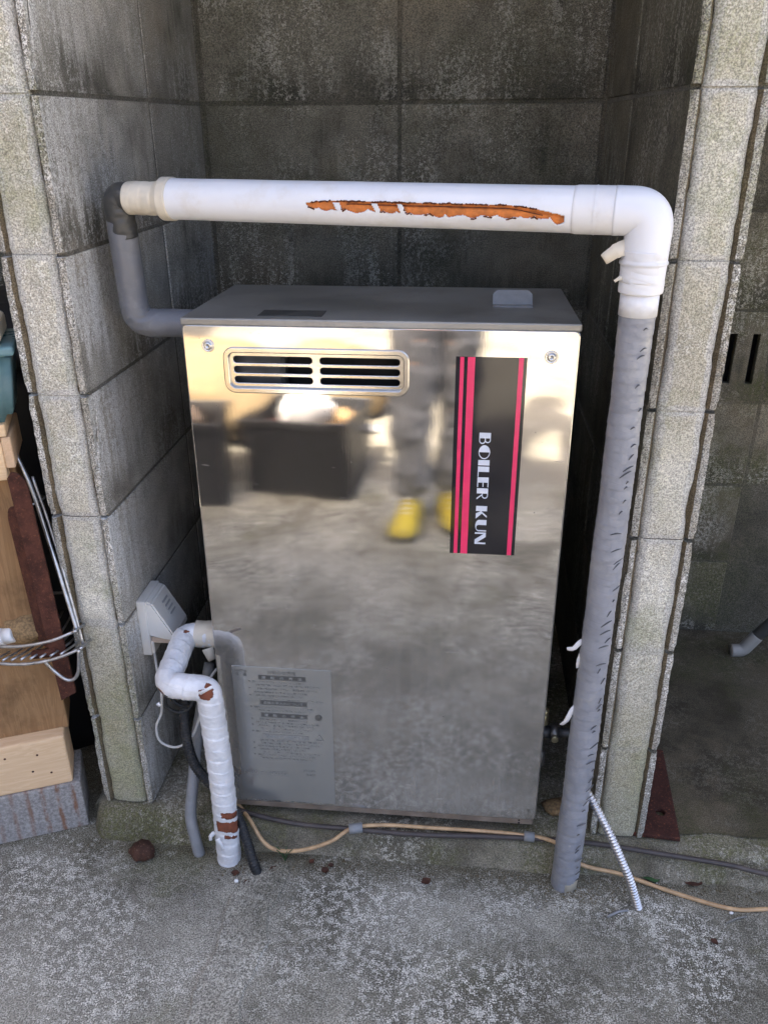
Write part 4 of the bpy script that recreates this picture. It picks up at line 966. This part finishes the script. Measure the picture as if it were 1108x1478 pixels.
for i, (x, y, z_, rx, ry, rz, w_, l_, h_, mt, lab, ct) in enumerate((
    (-.17, -1.93, .135, .5, .3, .4, .05, .20, .012, 'rust', 'rusty trowel sticking out of the long black crate', 'trowel'),
    (.06, -1.88, .14, -.4, .6, .2, .06, .22, .03, 'coir', 'brown wooden block leaning in the long black crate', 'offcut'),
    (.10, -1.98, .13, .3, -.5, 1.1, .04, .26, .02, 'grey_block', 'grey metal bar lying across the long black crate', 'bar'),
    (-.45, -1.75, .20, .6, .2, .3, .05, .30, .014, 'pine', 'pale wooden slat standing in the tall black crate', 'slat'),
    (-.50, -1.68, .19, -.5, -.3, 1.0, .07, .2, .04, 'outlet_tan', 'tan carton wedged in the tall black crate', 'carton'))):
    o = bxo(ct, (-w_/2, w_/2, -l_/2, l_/2, -h_/2, h_), mt, None, .003, 2); o.location = (x, y, z_); o.rotation_euler = (rx, ry, rz); tag(o, lab, ct)

# ------------------------------------------------------------------ the photographer (seen mirrored in the steel)
pe = empty('person', (.46, -1.52, GZ), 'person in grey trousers and yellow shoes holding up a phone to photograph', 'person')
def skin(name, joints, edges, mat, sub=2, root=0):
    vs_ = [Vector(j[0])-pe.location for j in joints]; me = bpy.data.meshes.new(name); me.from_pydata(vs_, edges, [])
    o = put(name, me, mat, pe); o.modifiers.new('s', 'SKIN'); sv = me.skin_vertices[0].data
    for i, j in enumerate(joints): r = j[1]; sv[i].radius = (r, r) if not isinstance(r, tuple) else r
    sv[root].use_root = True
    md = o.modifiers.new('d', 'SUBSURF'); md.levels = sub; md.render_levels = sub
    o.modifiers['s'].use_smooth_shade = True
    return o
aL, aR = (.390, -1.53, .04), (.530, -1.60, .04)
PH = CAM-fw*.016-up*.045
wL, wR = PH+rt*(-.085)+Vector((0, -.055, -.055)), PH+rt*.085+Vector((0, -.055, -.055))
J = [((.46, -1.62, .86), .125), ((.46, -1.63, 1.05), .115), ((.46, -1.63, 1.24), .135), ((.46, -1.625, 1.375), .06), ((.46, -1.60, 1.46), .058), ((.46, -1.575, 1.53), .085), ((.46, -1.575, 1.60), .085), ((.46, -1.58, 1.655), .05),
     ((.29, -1.63, 1.31), .062), ((.245, -1.50, 1.08), .048), (tuple(wL), .030), ((.63, -1.63, 1.31), .062), ((.70, -1.50, 1.08), .048), (tuple(wR), .030),
     ((.395, -1.62, .80), .088), ((.388, -1.56, .44), .060), (aL, .042), ((.535, -1.63, .80), .088), ((.535, -1.60, .44), .060), (aR, .042)]
Ed = [(0, 1), (1, 2), (2, 3), (3, 4), (4, 5), (5, 6), (6, 7), (2, 8), (8, 9), (9, 10), (2, 11), (11, 12), (12, 13), (0, 14), (14, 15), (15, 16), (0, 17), (17, 18), (18, 19)]
for wv, sg in ((wL, 1), (wR, -1)):      # palms and fingers closing on the phone edges
    wi = 10 if sg == 1 else 13
    palm = wv+Vector((sg*.010, .030, .035)); J.append((tuple(palm), .021)); pi = len(J)-1; Ed.append((wi, pi))
    for k in range(4):
        a = palm+Vector((sg*.012, .026, .022-.019*k)); b = a+Vector((sg*.026, .012, .002)); J.append((tuple(a), .0088)); J.append((tuple(b), .0082)); Ed += [(pi, len(J)-2), (len(J)-2, len(J)-1)]
    a = palm+Vector((sg*.020, .000, .030)); b = a+Vector((sg*.022, .004, .016)); J.append((tuple(a), .010)); J.append((tuple(b), .009)); Ed += [(pi, len(J)-2), (len(J)-2, len(J)-1)]
skin('body', J, Ed, 'skin')
skin('jacket', [((.46, -1.62, .84), .150), ((.46, -1.63, 1.05), .140), ((.46, -1.63, 1.24), .155), ((.46, -1.63, 1.36), .085), ((.285, -1.63, 1.31), .080), ((.243, -1.50, 1.08), .062), (tuple(wL.lerp(Vector((.245, -1.50, 1.08)), .15)), .045), ((.635, -1.63, 1.31), .080), ((.702, -1.50, 1.08), .062), (tuple(wR.lerp(Vector((.70, -1.50, 1.08)), .15)), .045)],
     [(0, 1), (1, 2), (2, 3), (2, 4), (4, 5), (5, 6), (2, 7), (7, 8), (8, 9)], 'jacket')
skin('trousers', [((.46, -1.62, .90), .140), ((.46, -1.62, .82), .135), ((.392, -1.62, .74), .102), ((.387, -1.575, .44), .078), ((.388, -1.55, .20), .070), ((.390, -1.54, .03), .072), ((.538, -1.63, .74), .102), ((.537, -1.615, .44), .078), ((.533, -1.61, .20), .070), ((.530, -1.605, .03), .072)],
     [(0, 1), (1, 2), (2, 3), (3, 4), (4, 5), (1, 6), (6, 7), (7, 8), (8, 9)], 'trousers')
tx = bpy.data.textures.new('folds', 'CLOUDS'); tx.noise_scale = .07; tx.noise_depth = 2
for o in pe.children:
    if o.name.startswith('trousers'): dm_ = o.modifiers.new('folds', 'DISPLACE'); dm_.texture = tx; dm_.strength = .035; o.modifiers['d'].levels = o.modifiers['d'].render_levels = 4
skin('hair', [((.46, -1.605, 1.62), .082), ((.46, -1.60, 1.67), .06), ((.46, -1.645, 1.58), .06)], [(0, 1), (0, 2)], 'hair')
for ex in (-.03, .03):
    q = put('eye', blob('eye', .011, .007, .007, 0, 1, 0, 2), 'phone_black', pe); q.location = Vector((.46+ex, -1.492, 1.565))-pe.location
q = put('nose', blob('nose', .012, .016, .022, 0, 1, 0, 2), 'skin', pe); q.location = Vector((.46, -1.488, 1.54))-pe.location
for ex in (-.088, .088):
    q = put('ear', blob('ear', .008, .020, .030, .1, 1, 0, 2), 'skin', pe); q.location = Vector((.46+ex, -1.585, 1.55))-pe.location
q = put('mouth', blob('mouth', .024, .006, .006, 0, 1, 0, 2), 'red_plastic', pe); q.location = Vector((.46, -1.494, 1.505))-pe.location
for (ax_, ay_, az_), yaw_ in ((aL, R(3)), (aR, R(-8))):
    sh = put('shoe', bpy.data.meshes.new('shoe'), 'shoe_yellow', pe)
    bm = bmesh.new(); prof = [(-.075, .040, .085), (-.05, .045, .10), (.0, .045, .105), (.06, .043, .085), (.11, .050, .062), (.16, .050, .054), (.195, .036, .042), (.205, .018, .028)]
    rows_ = []
    for (y, hw, h_) in prof:
        rows_.append([bm.verts.new((hw*math.cos(a), y, .018+max(0, (h_-.018))*math.sin(a)**.8 if math.sin(a) > 0 else .018)) for a in [math.pi*i/10 for i in range(11)]])
    for a, b in zip(rows_, rows_[1:]):
        for i in range(10): bm.faces.new((a[i], a[i+1], b[i+1], b[i]))
    bm.faces.new(rows_[0]); bm.faces.new(rows_[-1]); bmesh.ops.recalc_face_normals(bm, faces=bm.faces); bm.to_mesh(sh.data); bm.free()
    for p in sh.data.polygons: p.use_smooth = True
    sh.location = Vector((ax_, ay_+.02, GZ))-pe.location; sh.rotation_euler = (0, 0, yaw_)
    ol = [(hw*1.06, y) for y, hw, h_ in prof]+[(-hw*1.06, y) for y, hw, h_ in reversed(prof)]
    so = curve_mesh('sole', [ol], .022, .004); so.transform(Matrix.Rotation(R(-90), 4, 'X')); s3 = put('sole', so, 'shoe_sole', sh); s3.location = (0, 0, .011)
    for k in range(4): put('lace', tube('lace', [(-.02, .03+.02*k, .102-.012*k), (.0, .032+.02*k, .109-.012*k), (.02, .03+.02*k, .102-.012*k)], .0035, 6), 'white_plastic', sh)
ph = empty('phone', PH, 'black phone held up in front of the photographer', 'phone'); ph.rotation_euler = cam.matrix_world.to_euler()
bxo('case', (-.037, .037, -.078, .078, -.0045, .0045), 'phone_black', ph, .003, 2)
bxo('lens_bump', (-.030, -.004, .042, .070, -.0066, -.0046), 'frame_dark', ph, .001)
